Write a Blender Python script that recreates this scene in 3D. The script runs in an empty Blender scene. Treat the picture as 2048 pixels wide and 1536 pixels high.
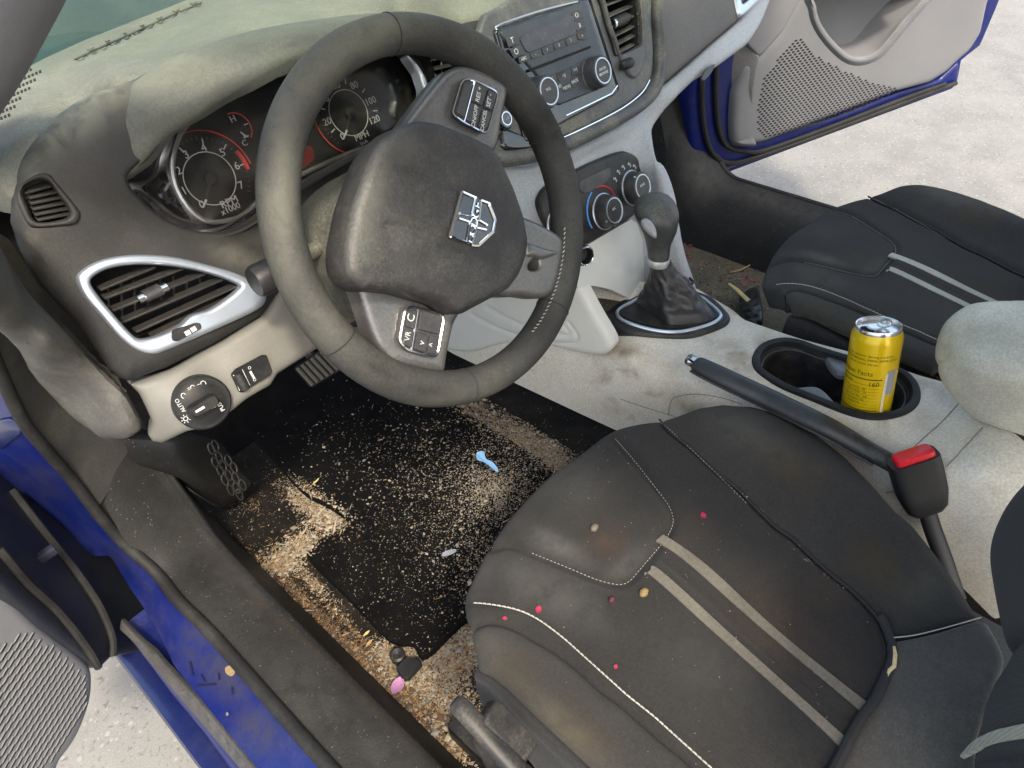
import bpy, bmesh, math, random
import numpy as np
from mathutils import Vector, Matrix
from mathutils.geometry import delaunay_2d_cdt
random.seed(7); RNG = np.random.default_rng(7)
S = bpy.context.scene
COL = S.collection

# ------------------------------------------------------------------ camera, world, sun, exposure
# world: x = towards the passenger side, y = towards the bonnet, z = up, cabin floor at z = 0 (metres)
CAM = np.array([-.78, -.462, .939]); YAW, PITCH, ROLL, FPX = 46.841, 43.025, -3.052, 1376.26
def _cam_axes():
    y, t, a = map(math.radians, (YAW, PITCH, ROLL))
    d = np.array([math.sin(y)*math.cos(t), math.cos(y)*math.cos(t), -math.sin(t)])
    r = np.array([math.cos(y), -math.sin(y), 0.]); u = np.cross(r, d)
    return d, r*math.cos(a)+u*math.sin(a), -r*math.sin(a)+u*math.cos(a)
CD, CR, CU = _cam_axes()
cam_data = bpy.data.cameras.new('camera'); cam = bpy.data.objects.new('camera', cam_data); COL.objects.link(cam)
M = Matrix.Identity(4)
for i in range(3):
    M[i][0], M[i][1], M[i][2], M[i][3] = CR[i], CU[i], -CD[i], CAM[i]
cam.matrix_world = M
cam_data.sensor_fit = 'HORIZONTAL'; cam_data.sensor_width = 36; cam_data.lens = 36*FPX/2048
cam_data.clip_start = .02; cam_data.clip_end = 300
S.camera = cam

SUN_TRAVEL = Vector((.29, .66, -1.0)).normalized()
to_sun = -SUN_TRAVEL
elev = math.asin(to_sun.z); azim = math.atan2(to_sun.x, to_sun.y)
W = bpy.data.worlds.new('World'); S.world = W; W.use_nodes = True
nt = W.node_tree
sky = nt.nodes.new('ShaderNodeTexSky'); sky.sky_type = 'NISHITA'; sky.sun_disc = False
sky.sun_elevation = elev; sky.sun_rotation = azim; sky.air_density = 1.0; sky.dust_density = 3.0; sky.ozone_density = .6
bg = nt.nodes['Background']; bg.inputs[1].default_value = .15
nt.links.new(sky.outputs[0], bg.inputs[0])
sl = bpy.data.lights.new('sun', 'SUN'); sl.energy = 1.15; sl.angle = math.radians(6); sl.color = (1, .97, .91)
so = bpy.data.objects.new('sun', sl); COL.objects.link(so)
so.rotation_euler = SUN_TRAVEL.to_track_quat('-Z', 'Y').to_euler(); so.location = (-3, 0, 6)
S.view_settings.view_transform = 'Standard'; S.view_settings.look = 'None'
S.view_settings.gamma = 1; S.view_settings.use_curve_mapping = False
S.view_settings.exposure = 1.74
S.view_settings.use_white_balance = True; S.view_settings.white_balance_temperature = 7250; S.view_settings.white_balance_tint = 8
S.cycles.max_bounces = 8; S.cycles.diffuse_bounces = 5; S.cycles.glossy_bounces = 3; S.cycles.use_denoising = True
S.cycles.transparent_max_bounces = 8

# ------------------------------------------------------------------ measuring the photograph: image point -> 3D point on a known surface
def A(l): return np.asarray(l, float)
def dirs(p):
    p = np.atleast_2d(A(p)); return CD + ((p[:, 0]-1024)/FPX)[:, None]*CR + ((768-p[:, 1])/FPX)[:, None]*CU
def nrm(v): v = A(v); return v/np.linalg.norm(v)
class Plane:
    def __init__(s, p, n): s.p, s.n = A(p), nrm(n)
    def off(s, h): return Plane(s.p+s.n*h, s.n)
    def t(s, px): d = dirs(px); return ((s.p-CAM)@s.n)/(d@s.n)
    def P(s, px): return CAM+s.t(px)[:, None]*dirs(px)
def T1(px, py, k, v):
    d = dirs([(px, py)])[0]
    if k == 't': return v
    if isinstance(k, Plane): return float(k.off(v).t([(px, py)])[0])
    i = 'xyz'.index(k); return (v-CAM[i])/d[i]
def U(px, py, k, v=0.): return CAM+T1(px, py, k, v)*dirs([(px, py)])[0]
class TPS:                      # smooth surface through measured control points (inverse depth)
    def __init__(s, ctrl, reg=1e-5):
        s.reg = reg; s.c = A([(c[0], c[1]) for c in ctrl])/500.; w = A([1/T1(*c) for c in ctrl]); n = len(w)
        K = s.k(s.c, s.c)+np.eye(n)*s.reg; Q = np.c_[np.ones(n), s.c]
        Z = np.zeros((n+3, n+3)); Z[:n, :n] = K; Z[:n, n:] = Q; Z[n:, :n] = Q.T
        s.w = np.linalg.lstsq(Z, np.r_[w, 0, 0, 0], rcond=None)[0]
    def k(s, a, b):
        r2 = ((a[:, None]-b[None])**2).sum(-1); return np.where(r2 > 1e-12, r2*np.log(np.maximum(r2, 1e-12)), 0)
    def t(s, px):
        p = np.atleast_2d(A(px))/500.; n = len(s.c)
        return 1/np.clip(s.k(p, s.c)@s.w[:n]+s.w[n]+p@s.w[n+1:], .2, 4)
    def P(s, px): return CAM+s.t(px)[:, None]*dirs(px)
class HF:                       # height field z = f(x, y)
    def __init__(s, f, t0=.42, t1=1.8): s.f, s.t0, s.t1 = f, t0, t1
    def t(s, px):
        d = dirs(px); lo = np.full(len(d), s.t0); done = np.zeros(len(d), bool); st = .004
        t = lo.copy()
        while (~done).any() and t.max() < s.t1:
            q = CAM+(t+st)[:, None]*d; below = q[:, 2] < s.f(q[:, 0], q[:, 1])
            done |= below; t = np.where(done, t, t+st)
        a, b = t, t+st
        for _ in range(14):
            m = (a+b)/2; q = CAM+m[:, None]*d; below = q[:, 2] < s.f(q[:, 0], q[:, 1])
            b = np.where(below, m, b); a = np.where(below, a, m)
        return (a+b)/2
    def P(s, px): return CAM+s.t(px)[:, None]*dirs(px)
def zm(ox, oy, k):              # reads coordinates noted on an enlarged crop of the photograph
    return lambda *pts: [(ox+x/k, oy+y/k) for x, y in pts]
z1, z2, z3, z4 = zm(0, 0, 2.926), zm(500, 0, 2.926), zm(950, 0, 3.413), zm(1350, 0, 2.9255)
z5, z6, z7, z8 = zm(0, 480, 2.926), zm(650, 400, 3.413), zm(1050, 300, 4.096), zm(1350, 550, 2.9255)
s1, s2, s3, s4 = zm(0, 850, 2.2386), zm(350, 700, 2.56), zm(400, 1050, 3.16), zm(900, 780, 3.413)
s5, s6, s7, s8 = zm(900, 1086, 3.413), zm(1450, 1050, 3.16), zm(1450, 350, 3.413), zm(1640, 600, 6.145)

def smooth(pts, closed=True, n=6):
    p = A(pts); N = len(p); out = []
    for i in range(N if closed else N-1):
        if closed: a, b, c, d = p[i-1], p[i], p[(i+1) % N], p[(i+2) % N]
        else: a, b, c, d = p[max(i-1, 0)], p[i], p[i+1], p[min(i+2, N-1)]
        for j in range(n):
            t = j/n
            out.append(.5*((2*b)+(c-a)*t+(2*a-5*b+4*c-d)*t*t+(-a+3*b-3*c+d)*t**3))
    if not closed: out.append(p[-1])
    return A(out)
def resample(p, step, closed=True):
    p = A(p); q = np.vstack([p, p[:1]]) if closed else p
    l = np.r_[0, np.cumsum(np.linalg.norm(np.diff(q, axis=0), axis=1))]
    n = max(int(round(l[-1]/step)), 3 if closed else 1)
    s = np.linspace(0, l[-1], n+1)
    if closed: s = s[:-1]
    return np.stack([np.interp(s, l, q[:, k]) for k in range(q.shape[1])], 1)
def corners(p, r, n=4):         # rounds a polygon's corners by radius r
    p = A(p); out = []
    for i in range(len(p)):
        a, b, c = p[i-1], p[i], p[(i+1) % len(p)]
        da, dc = np.linalg.norm(a-b), np.linalg.norm(c-b)
        ra, rc = min(r, da*.48), min(r, dc*.48)
        q0, q1 = b+(a-b)/da*ra, b+(c-b)/dc*rc
        for j in range(n+1):
            t = j/n; out.append((1-t)**2*q0+2*t*(1-t)*b+t*t*q1)
    return A(out)
def inside(pts, poly):
    x, y = pts[:, 0], pts[:, 1]; r = np.zeros(len(pts), bool); q = np.roll(poly, -1, 0)
    for (x0, y0), (x1, y1) in zip(poly, q):
        if y0 == y1: continue
        r ^= ((y0 > y) != (y1 > y)) & (x < (x1-x0)*(y-y0)/(y1-y0)+x0)
    return r
def segdist(pts, line, closed=True):
    q = np.roll(line, -1, 0) if closed else line[1:]; a = line if closed else line[:-1]
    best = np.full(len(pts), 1e9)
    for s, e in zip(a, q):
        v = e-s; L = v@v
        k = np.clip(((pts-s)@v)/max(L, 1e-12), 0, 1)
        best = np.minimum(best, np.linalg.norm(pts-(s+k[:, None]*v), axis=1))
    return best

# ------------------------------------------------------------------ shapes: each returns (vertices, faces)
def patch(outline, surf, step=12, rnd=0., rdep=None, thick=.006, holes=(), hrnd=0., grooves=(), n=None, lift=0., seat=None):
    """A sheet with thickness: traced outline laid on a measured surface, with rolled edges (rnd, metres) and pressed grooves."""
    out = resample(outline, step*.8); hs = [resample(h, step*.8) for h in holes]
    lo, hi = out.min(0), out.max(0); gx = np.arange(lo[0], hi[0], step); gy = np.arange(lo[1], hi[1], step*.866)
    g = A([(x+(step/2 if j % 2 else 0), y) for j, y in enumerate(gy) for x in gx]) if len(gx) and len(gy) else np.zeros((0, 2))
    if len(g):
        g = g[inside(g, out)]; d = segdist(g, out) if len(g) else np.zeros(0)
        for h in hs: d = np.where(inside(g, h), -1, np.minimum(d, segdist(g, h)))
        g = g[d > step*.45]
    extra = []                    # offset rows that carry the rolled edge cleanly
    mpx = float(np.median(surf.t(out)))/FPX
    for R_e, lp_, ins in [(rnd, out, 1)]+[(hrnd, h, -1) for h in hs]:
        if not R_e: continue
        rp = R_e/mpx; tn = np.roll(lp_, -1, 0)-np.roll(lp_, 1, 0); nm = np.stack([-tn[:, 1], tn[:, 0]], 1)/(np.linalg.norm(tn, axis=1)[:, None]+1e-9)
        ar = (lp_[:, 0]*np.roll(lp_[:, 1], -1)-np.roll(lp_[:, 0], -1)*lp_[:, 1]).sum(); nm *= (1 if ar > 0 else -1)*ins
        for q in (.06, .2, .42, .7, 1.0):
            e = lp_+nm*rp*q
            if q*rp < 1.2: continue
            ok = inside(e, out)
            for h in hs: ok &= ~inside(e, h)
            e = e[ok]
            if not len(e): continue
            dd_ = segdist(e, lp_); e = e[dd_ > q*rp*.93]
            if len(e): extra.append(e)
        if len(g): g = g[segdist(g, lp_) > rp*1.08]
    if extra:
        X = np.vstack(extra); keep = []
        cell = {}; c_s = max(.8, step*.16)
        for i_, p_ in enumerate(X):
            k_ = (int(p_[0]/c_s), int(p_[1]/c_s))
            if k_ in cell: continue
            cell[k_] = 1; keep.append(i_)
        g = np.vstack([g, X[keep]]) if len(g) else X[keep]
    rings = [out]+hs; pts = list(map(tuple, np.vstack(rings+[g]))); edges = []; o = 0
    for r in rings:
        edges += [(o+i, o+(i+1) % len(r)) for i in range(len(r))]; o += len(r)
    v, e, f = delaunay_2d_cdt([Vector(p) for p in pts], edges, [], 0, 1e-4)[:3]
    v = A([tuple(q) for q in v]); f = A(f).astype(int)
    cen = v[f].mean(1); ok = inside(cen, out)
    for h in hs: ok &= ~inside(cen, h)
    f = f[ok]; used = np.unique(f); mp = -np.ones(len(v), int); mp[used] = np.arange(len(used)); v, f = v[used], mp[f]
    t = surf.t(v); P = CAM+t[:, None]*dirs(v)
    e1, e2 = P[f[:, 1]]-P[f[:, 0]], P[f[:, 2]]-P[f[:, 0]]; fn = np.cross(e1, e2)
    flip = (fn*dirs(cen[ok])).sum(1) > 0; f[flip] = f[flip][:, ::-1]; fn[flip] *= -1
    vn = np.zeros_like(P)
    for k in range(3): np.add.at(vn, f[:, k], fn)
    vn /= np.linalg.norm(vn, axis=1)[:, None]+1e-12
    nn = vn if n is None else np.tile(nrm(n), (len(P), 1))
    disp = np.full(len(P), lift, float)
    m = t/FPX
    if rnd:
        dep = rnd if rdep is None else rdep
        k = np.clip(1-segdist(v, out)*m/rnd, 0, 1); disp -= dep*(1-np.sqrt(1-k*k*.9999))
    if hrnd:
        for h in hs:
            k = np.clip(1-segdist(v, h)*m/hrnd, 0, 1); disp -= hrnd*(1-np.sqrt(1-k*k*.9999))
    for line, w, dpt in grooves:
        disp -= dpt*np.exp(-(segdist(v, A(line), False)*m/w)**2)
    P = P+nn*disp[:, None]; N = len(P)
    cnt = {}
    for tri in f:
        for a, b in ((tri[0], tri[1]), (tri[1], tri[2]), (tri[2], tri[0])): cnt[(a, b)] = 1
    faces = [tuple(q) for q in f]+[tuple(q[::-1]+N) for q in f]
    for (a, b) in cnt:
        if (b, a) not in cnt: faces.append((b, a, a+N, b+N))
    return np.vstack([P, P-nn*thick]), faces
def frame(tan, up=None):
    up = A(up) if up is not None else (A([0, 0, 1.]) if abs(tan[2]) < .9 else A([1., 0, 0]))
    a = nrm(np.cross(tan, up)); return a, np.cross(a, tan)
def tube(path, r, seg=10, closed=False, flat=1., up=None):
    p = A(path); n = len(p); r = np.broadcast_to(r, n); V = []; F = []
    tn = A([nrm(p[(i+1) % n if closed else min(i+1, n-1)]-p[i-1 if closed else max(i-1, 0)]) for i in range(n)])
    a, b = frame(tn[0], up)
    for i in range(n):
        if up is not None: a, b = frame(tn[i], up)
        else: a = nrm(a-tn[i]*(a@tn[i])); b = np.cross(a, tn[i])
        for k in range(seg):
            th = 2*math.pi*k/seg; V.append(p[i]+r[i]*(math.cos(th)*a+flat*math.sin(th)*b))
    for i in range(n if closed else n-1):
        j = (i+1) % n
        for k in range(seg):
            l = (k+1) % seg; F.append((i*seg+k, j*seg+k, j*seg+l, i*seg+l))
    if not closed: F += [tuple(range(seg)), tuple(range((n-1)*seg, n*seg))[::-1]]
    return A(V), F
def sweep(path, prof, n, closed=True):
    """profile (outwards, height) swept along a path lying across normal n"""
    p = A(path); n = nrm(n); N = len(p); m = len(prof); V = []; F = []
    c = p.mean(0); area = sum(np.cross(p[i]-c, p[(i+1) % N]-c)@n for i in range(N)); sg = 1 if area > 0 else -1
    for i in range(N):
        tn = nrm(p[(i+1) % N if closed else min(i+1, N-1)]-p[i-1 if closed else max(i-1, 0)])
        o = nrm(np.cross(tn, n))*(sg if closed else 1)
        V += [p[i]+o*a+n*h for a, h in prof]
    for i in range(N if closed else N-1):
        j = (i+1) % N
        for k in range(m-1): F.append((i*m+k, j*m+k, j*m+k+1, i*m+k+1))
    return A(V), F
def lathe(prof, c, axis, seg=40, ref=None):
    axis = nrm(axis); a, b = frame(axis, ref); V = []; F = []; m = len(prof)
    for k in range(seg):
        th = 2*math.pi*k/seg; o = math.cos(th)*a+math.sin(th)*b
        V += [A(c)+o*r+axis*h for r, h in prof]
    for k in range(seg):
        l = (k+1) % seg
        for i in range(m-1): F.append((k*m+i, l*m+i, l*m+i+1, k*m+i+1))
    return A(V), F
def rings(loops, cap=True):
    m = len(loops[0]); V = np.vstack(loops); F = []
    for i in range(len(loops)-1):
        for k in range(m):
            l = (k+1) % m; F.append((i*m+k, i*m+l, (i+1)*m+l, (i+1)*m+k))
    if cap is True: F.append(tuple(range(m))[::-1])
    if cap: F.append(tuple(range((len(loops)-1)*m, len(loops)*m)))
    return V, F
def ell(c, a, b, n=28, pw=2.):
    th = np.linspace(0, 2*math.pi, n, endpoint=False); cs, sn = np.cos(th), np.sin(th)
    return A(c)+(np.sign(cs)*np.abs(cs)**(2/pw))[:, None]*A(a)+(np.sign(sn)*np.abs(sn)**(2/pw))[:, None]*A(b)
def rbox(c, ax, half, bev=.002, seg=2):
    bm = bmesh.new(); bmesh.ops.create_cube(bm, size=2)
    X = [nrm(a) for a in ax]
    for v in bm.verts: v.co = Vector(A(c)+sum(X[i]*v.co[i]*half[i] for i in range(3)))
    bmesh.ops.recalc_face_normals(bm, faces=bm.faces)
    if bev: bmesh.ops.bevel(bm, geom=list(bm.edges), offset=bev, segments=seg, profile=.5, affect='EDGES')
    bm.verts.index_update(); V = A([v.co[:] for v in bm.verts]); F = [tuple(v.index for v in f.verts) for f in bm.faces]; bm.free()
    return V, F
def slab(pts, n, thick, bev=0.):
    """flat polygon of 3D points, front face raised along n by thick"""
    p = A(pts); n = nrm(n); m = len(p); c = p.mean(0)
    loops = [p, p+n*(thick-bev)]
    if bev: loops.append(c+(p-c)*(1-bev/max(np.linalg.norm(p-c, axis=1).mean(), 1e-6))+n*thick)
    V = np.vstack(loops); F = [tuple(range((len(loops)-1)*m, len(loops)*m)), tuple(range(m))[::-1]]
    for i in range(len(loops)-1):
        for k in range(m): F.append((i*m+k, i*m+(k+1) % m, (i+1)*m+(k+1) % m, (i+1)*m+k))
    return V, F
_txt = {}
def text(s, o, right, up, size, h=.0004):
    if s not in _txt:
        cu = bpy.data.curves.new('lettering', 'FONT'); cu.body = s; cu.align_x = 'CENTER'; cu.align_y = 'CENTER'; cu.extrude = .02; cu.resolution_u = 3
        ob = bpy.data.objects.new('lettering', cu); COL.objects.link(ob)
        dg = bpy.context.evaluated_depsgraph_get(); me = bpy.data.meshes.new_from_object(ob.evaluated_get(dg))
        _txt[s] = (A([v.co[:] for v in me.vertices]), [tuple(p.vertices) for p in me.polygons])
        bpy.data.objects.remove(ob); bpy.data.curves.remove(cu); bpy.data.meshes.remove(me)
    v, f = _txt[s]; r = nrm(right); u = nrm(A(up)-r*(A(up)@r)); n = np.cross(r, u)
    if not len(v): return np.zeros((0, 3)), []
    return A(o)+size*(v[:, :1]*r+v[:, 1:2]*u)+n*h*(v[:, 2:]/.02), list(f)

class MB:
    def __init__(s): s.V, s.F, s.I, s.mats = [], [], [], []; s.n = 0
    def add(s, vf, m):
        v, f = vf
        if not len(v): return s
        if m not in s.mats: s.mats.append(m)
        i = s.mats.index(m); s.V.append(v); s.F += [tuple(int(k)+s.n for k in q) for q in f]; s.I += [i]*len(f); s.n += len(v); return s
    def build(s, name, parent=None, ang=40, fix=False):
        me = bpy.data.meshes.new(name); me.from_pydata([tuple(q) for q in np.vstack(s.V)], [], s.F)
        for m in s.mats: me.materials.append(m)
        me.polygons.foreach_set('material_index', s.I); me.validate()
        if fix:
            bm = bmesh.new(); bm.from_mesh(me); bmesh.ops.recalc_face_normals(bm, faces=bm.faces); bm.to_mesh(me); bm.free()
        me.shade_smooth(); me.set_sharp_from_angle(angle=math.radians(ang)); me.update()
        o = bpy.data.objects.new(name, me); COL.objects.link(o)
        if parent is not None:
            o.parent = parent; o.matrix_parent_inverse = Matrix.Translation(-WL(parent))
        return o
def WL(o):
    return LOCS.get(o.name, Vector((0, 0, 0)))
LOCS = {}
def ob(name, vf, m, parent=None, ang=40, fix=False): return MB().add(vf, m).build(name, parent, ang, fix)
def empty(name, loc, parent=None):
    o = bpy.data.objects.new(name, None); COL.objects.link(o); o.empty_display_size = .05
    if parent is not None: o.parent = parent; o.matrix_parent_inverse = Matrix.Translation(-WL(parent))
    o.location = loc; LOCS[o.name] = Vector(loc); return o
def tag(o, label=None, cat=None, group=None, kind=None):
    for k, v in (('label', label), ('category', cat), ('group', group), ('kind', kind)):
        if v: o[k] = v
    return o

# ------------------------------------------------------------------ materials
def mat(name, col, rough=.6, metal=0., spec=.5, dust=None, dust_amt=.5, dust_scale=14., up=0., bump=0., bscale=900., weave=0., wscale=900., coat=0., stains=(), var=.12, fine=0., alpha=None, sheen=0., worn=None, fscale=220., fcol=(.42, .38, .31), fsz=.17):
    m = bpy.data.materials.new(name); m.use_nodes = True; T = m.node_tree; N, L = T.nodes, T.links
    b = N['Principled BSDF']; b.inputs['Roughness'].default_value = rough; b.inputs['Metallic'].default_value = metal
    b.inputs['Specular IOR Level'].default_value = spec; b.inputs['Coat Weight'].default_value = coat; b.inputs['Sheen Weight'].default_value = sheen
    tc = N.new('ShaderNodeTexCoord')
    def noise(scale, det=4., rg=.6, dist=0.):
        q = N.new('ShaderNodeTexNoise'); q.inputs['Scale'].default_value = scale; q.inputs['Detail'].default_value = det
        q.inputs['Roughness'].default_value = rg; q.inputs['Distortion'].default_value = dist
        L.new(tc.outputs['Object'], q.inputs['Vector']); return q.outputs['Fac']
    def ramp(x, lo, hi, a=0., c=1.):
        q = N.new('ShaderNodeMapRange'); q.inputs[1].default_value, q.inputs[2].default_value, q.inputs[3].default_value, q.inputs[4].default_value = lo, hi, a, c
        q.interpolation_type = 'SMOOTHSTEP'; L.new(x, q.inputs[0]); return q.outputs[0]
    def math_(op, a, c):
        q = N.new('ShaderNodeMath'); q.operation = op
        for i, v in enumerate((a, c)):
            if isinstance(v, (int, float)): q.inputs[i].default_value = v
            else: L.new(v, q.inputs[i])
        return q.outputs[0]
    def mix(f, a, c, mode='MIX'):
        q = N.new('ShaderNodeMix'); q.data_type = 'RGBA'; q.blend_type = mode
        if isinstance(f, (int, float)): q.inputs[0].default_value = f
        else: L.new(f, q.inputs[0])
        for i, v in ((6, a), (7, c)):
            if isinstance(v, tuple): q.inputs[i].default_value = (*v[:3], 1)
            else: L.new(v, q.inputs[i])
        return q.outputs[2]
    col = tuple(col); c = mix(ramp(noise(6., 3), .3, .7), tuple(k*(1-var) for k in col), tuple(min(k*(1+var), 1) for k in col))
    if var > .05:                # fine grain of the surface
        c = mix(1., c, mix(ramp(noise(330., 3., .7), .3, .7), (.85, .85, .85), (1.15, 1.15, 1.15)), 'MULTIPLY')
    rg = None
    if dust:
        d1 = ramp(noise(dust_scale, 6., .62, .3), .36, .72); d2 = math_('MULTIPLY', ramp(noise(dust_scale*9, 3.), .35, .75, .55, 1.), ramp(noise(430., 2.), .36, .64, .45, 1.25))
        f = math_('MULTIPLY', math_('MULTIPLY', d1, d2), dust_amt)
        if up:
            g = N.new('ShaderNodeNewGeometry'); sx = N.new('ShaderNodeSeparateXYZ'); L.new(g.outputs['Normal'], sx.inputs[0])
            f = math_('MINIMUM', math_('ADD', f, math_('MULTIPLY', ramp(sx.outputs['Z'], .15, 1.), math_('MULTIPLY', d2, up))), 1.)
        c = mix(f, c, dust); rg = ramp(f, 0, 1, rough, .95)
    if fine:                     # tiny light specks of grit
        q = N.new('ShaderNodeTexVoronoi'); q.inputs['Scale'].default_value = fscale; L.new(tc.outputs['Object'], q.inputs['Vector'])
        sp = math_('MULTIPLY', math_('LESS_THAN', q.outputs['Distance'], fsz), math_('GREATER_THAN', noise(min(60., fscale*.5)), 1-fine))
        c = mix(math_('MULTIPLY', sp, .7), c, fcol)
    for sc, lo, hi, scol, am in stains:
        c = mix(math_('MULTIPLY', ramp(noise(sc, 5., .6, .6), lo, hi), am), c, scol)
    if worn:                     # stains, dust and the steering wheel's painted sunlit side, each placed on the thing (vertex attributes 'dirt' and 'pale')
        for nm, wc in zip(('dirt', 'pale'), worn):
            q = N.new('ShaderNodeAttribute'); q.attribute_name = nm
            c = mix(math_('MINIMUM', math_('MULTIPLY', q.outputs['Fac'], ramp(noise(38., 6., .65, .4), .25, .62, .25, 1.15)), 1.), c, wc)
    L.new(c, b.inputs['Base Color'])
    if rg is not None: L.new(rg, b.inputs['Roughness'])
    h = None
    if bump:
        h = noise(bscale, 2.); 
    if weave:
        w1 = N.new('ShaderNodeTexWave'); w1.inputs['Scale'].default_value = wscale/6.28; w1.bands_direction = 'X'
        w2 = N.new('ShaderNodeTexWave'); w2.inputs['Scale'].default_value = wscale/6.28; w2.bands_direction = 'Y'
        for w in (w1, w2): L.new(tc.outputs['Object'], w.inputs['Vector']); w.inputs['Distortion'].default_value = .4
        wv = math_('MULTIPLY', w1.outputs['Fac'], w2.outputs['Fac']); c = mix(1., c, mix(wv, (.82, .82, .82), (1.35, 1.35, 1.35)), 'MULTIPLY'); L.new(c, b.inputs['Base Color']); h = wv if h is None else math_('ADD', h, math_('MULTIPLY', wv, weave))
    if h is not None:
        q = N.new('ShaderNodeBump'); q.inputs['Strength'].default_value = bump or .4; q.inputs['Distance'].default_value = .001
        L.new(h, q.inputs['Height']); L.new(q.outputs[0], b.inputs['Normal'])
    return m
def proj(X):
    v_ = A(X)-CAM; z_ = v_@CD; return np.stack([1024+FPX*(v_@CR)/z_, 768-FPX*(v_@CU)/z_], 1), z_
def wear_and_light(o, dirt=(), pale=()):
    V = A([v.co[:] for v in o.data.vertices]); p, _ = proj(V)
    for nm, lst in (('dirt', dirt), ('pale', pale)):
        w = np.zeros(len(V))
        for x, y, rx, ry, rot, am in lst:
            a = math.radians(rot); d = p-A([x, y]); u, v = d[:, 0]*math.cos(a)+d[:, 1]*math.sin(a), -d[:, 0]*math.sin(a)+d[:, 1]*math.cos(a)
            w = np.maximum(w, am*np.exp(-(u/rx)**2-(v/ry)**2))
        at = o.data.attributes.new(nm, 'FLOAT', 'POINT'); at.data.foreach_set('value', w.astype(np.float32))
    return o
DUST = (.30, .28, .20); TAN = (.40, .31, .20)
m_dash = mat('dash_plastic', (.014, .0134, .014), .62, worn=((.012, .012, .012), (.19, .19, .145)), dust=(.085, .08, .062), dust_amt=.33, dust_scale=9, up=.08, bump=.25, bscale=700)
m_dashtop = mat('dusty_dash_top', (.125, .128, .105), .75, dust=(.255, .26, .20), dust_amt=.45, dust_scale=9, up=.3, bump=.2, bscale=700)
m_hood = mat('dusty_hood', (.085, .09, .078), .7, worn=((.035, .035, .035), (.2, .205, .155)), dust=(.18, .185, .14), dust_amt=.4, dust_scale=10, up=.3, bump=.2, bscale=700)
m_cap = mat('end_cap_plastic', (.055, .053, .05), .6, dust=(.25, .23, .17), dust_amt=.4, dust_scale=12, bump=.2)
m_beige = mat('light_beige_plastic', (.145, .143, .13), .55, dust=(.38, .32, .24), dust_amt=.2, dust_scale=10, bump=.12, bscale=900, var=.05)
m_console = mat('grey_beige_console', (.68, .64, .545), .55, worn=((.20, .135, .075), (.5, .48, .38)), dust=(.33, .25, .16), dust_amt=.35, dust_scale=11, bump=.12, bscale=900, var=.06, up=.08, stains=[(16, .56, .74, (.24, .17, .10), .5)])
m_conside = mat('grey_console_side', (.60, .595, .55), .5, dust=(.35, .30, .22), dust_amt=.12, dust_scale=9, bump=.1, var=.05)
m_armrest = mat('armrest_vinyl', (.68, .645, .54), .55, worn=((.27, .23, .13), (.5, .48, .38)), dust=(.36, .31, .21), dust_amt=.4, dust_scale=8, bump=.25, bscale=500, up=.1)
m_stack = mat('blue_grey_plastic', (.34, .355, .375), .5, dust=(.35, .33, .28), dust_amt=.25, dust_scale=15, bump=.1)
m_stackdark = mat('charcoal_stack', (.05, .052, .06), .42, dust=DUST, dust_amt=.55, dust_scale=22, up=.12, bump=.1)
m_black = mat('black_plastic', (.014, .014, .0155), .45, spec=.35, dust=(.18, .165, .13), dust_amt=.3, dust_scale=30, bump=.1)
m_gloss = mat('gloss_black', (.008, .008, .011), .08, coat=.6, dust=(.2, .18, .14), dust_amt=.25, dust_scale=34)
m_void = mat('dark_cavity', (.006, .006, .007), .9)
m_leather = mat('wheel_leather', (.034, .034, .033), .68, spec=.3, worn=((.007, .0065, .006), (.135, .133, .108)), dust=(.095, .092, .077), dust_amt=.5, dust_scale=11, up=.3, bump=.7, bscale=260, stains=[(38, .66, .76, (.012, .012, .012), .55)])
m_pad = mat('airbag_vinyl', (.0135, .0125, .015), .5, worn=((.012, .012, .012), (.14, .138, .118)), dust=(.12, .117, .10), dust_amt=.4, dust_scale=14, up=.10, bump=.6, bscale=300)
m_spoke = mat('satin_grey_spoke', (.13, .128, .13), .34, metal=.55, dust=(.32, .29, .22), dust_amt=.3, dust_scale=18)
m_shroud = mat('dusty_shroud', (.05, .05, .042), .8, dust=(.22, .21, .155), dust_amt=.8, dust_scale=20, up=.2, bump=.25)
m_radio = mat('radio_plastic', (.030, .036, .047), .4, dust=(.14, .14, .13), dust_amt=.25, dust_scale=30, bump=.1)
m_chrome = mat('chrome', (.78, .78, .80), .12, metal=1., var=.02)
m_satin = mat('satin_silver', (.58, .64, .72), .36, metal=.8, var=.04, dust=(.45, .42, .36), dust_amt=.15, dust_scale=25)
m_alu = mat('brushed_aluminium', (.75, .75, .74), .22, metal=.9, var=.03)
m_print = mat('dim_dial_print', (.40, .40, .41), .6, var=.02)
m_ring = mat('silver_ring', (.62, .62, .63), .34, metal=.85, var=.03)
m_white = mat('white_print', (.50, .51, .51), .6, var=.02)
m_red = mat('red_print', (.55, .03, .03), .5)
m_blue = mat('blue_print', (.08, .30, .75), .5)
m_face = mat('gauge_face', (.006, .006, .008), .6, spec=.2)
m_screen = mat('display_glass', (.03, .025, .026), .18, dust=(.14, .12, .11), dust_amt=.4, dust_scale=60)
m_button = mat('button_plastic', (.03, .03, .034), .42, dust=(.2, .18, .15), dust_amt=.3, dust_scale=40)
m_switch = mat('black_switch', (.010, .010, .011), .45, spec=.3, dust=(.06, .058, .05), dust_amt=.3, dust_scale=40)
m_paint = mat('blue_car_paint', (.0035, .011, .105), .3, worn=((.002, .004, .025), (.038, .037, .048)), metal=0., coat=.12, spec=.22, dust=(.075, .07, .075), dust_amt=.3, dust_scale=16, var=.08)
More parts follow.
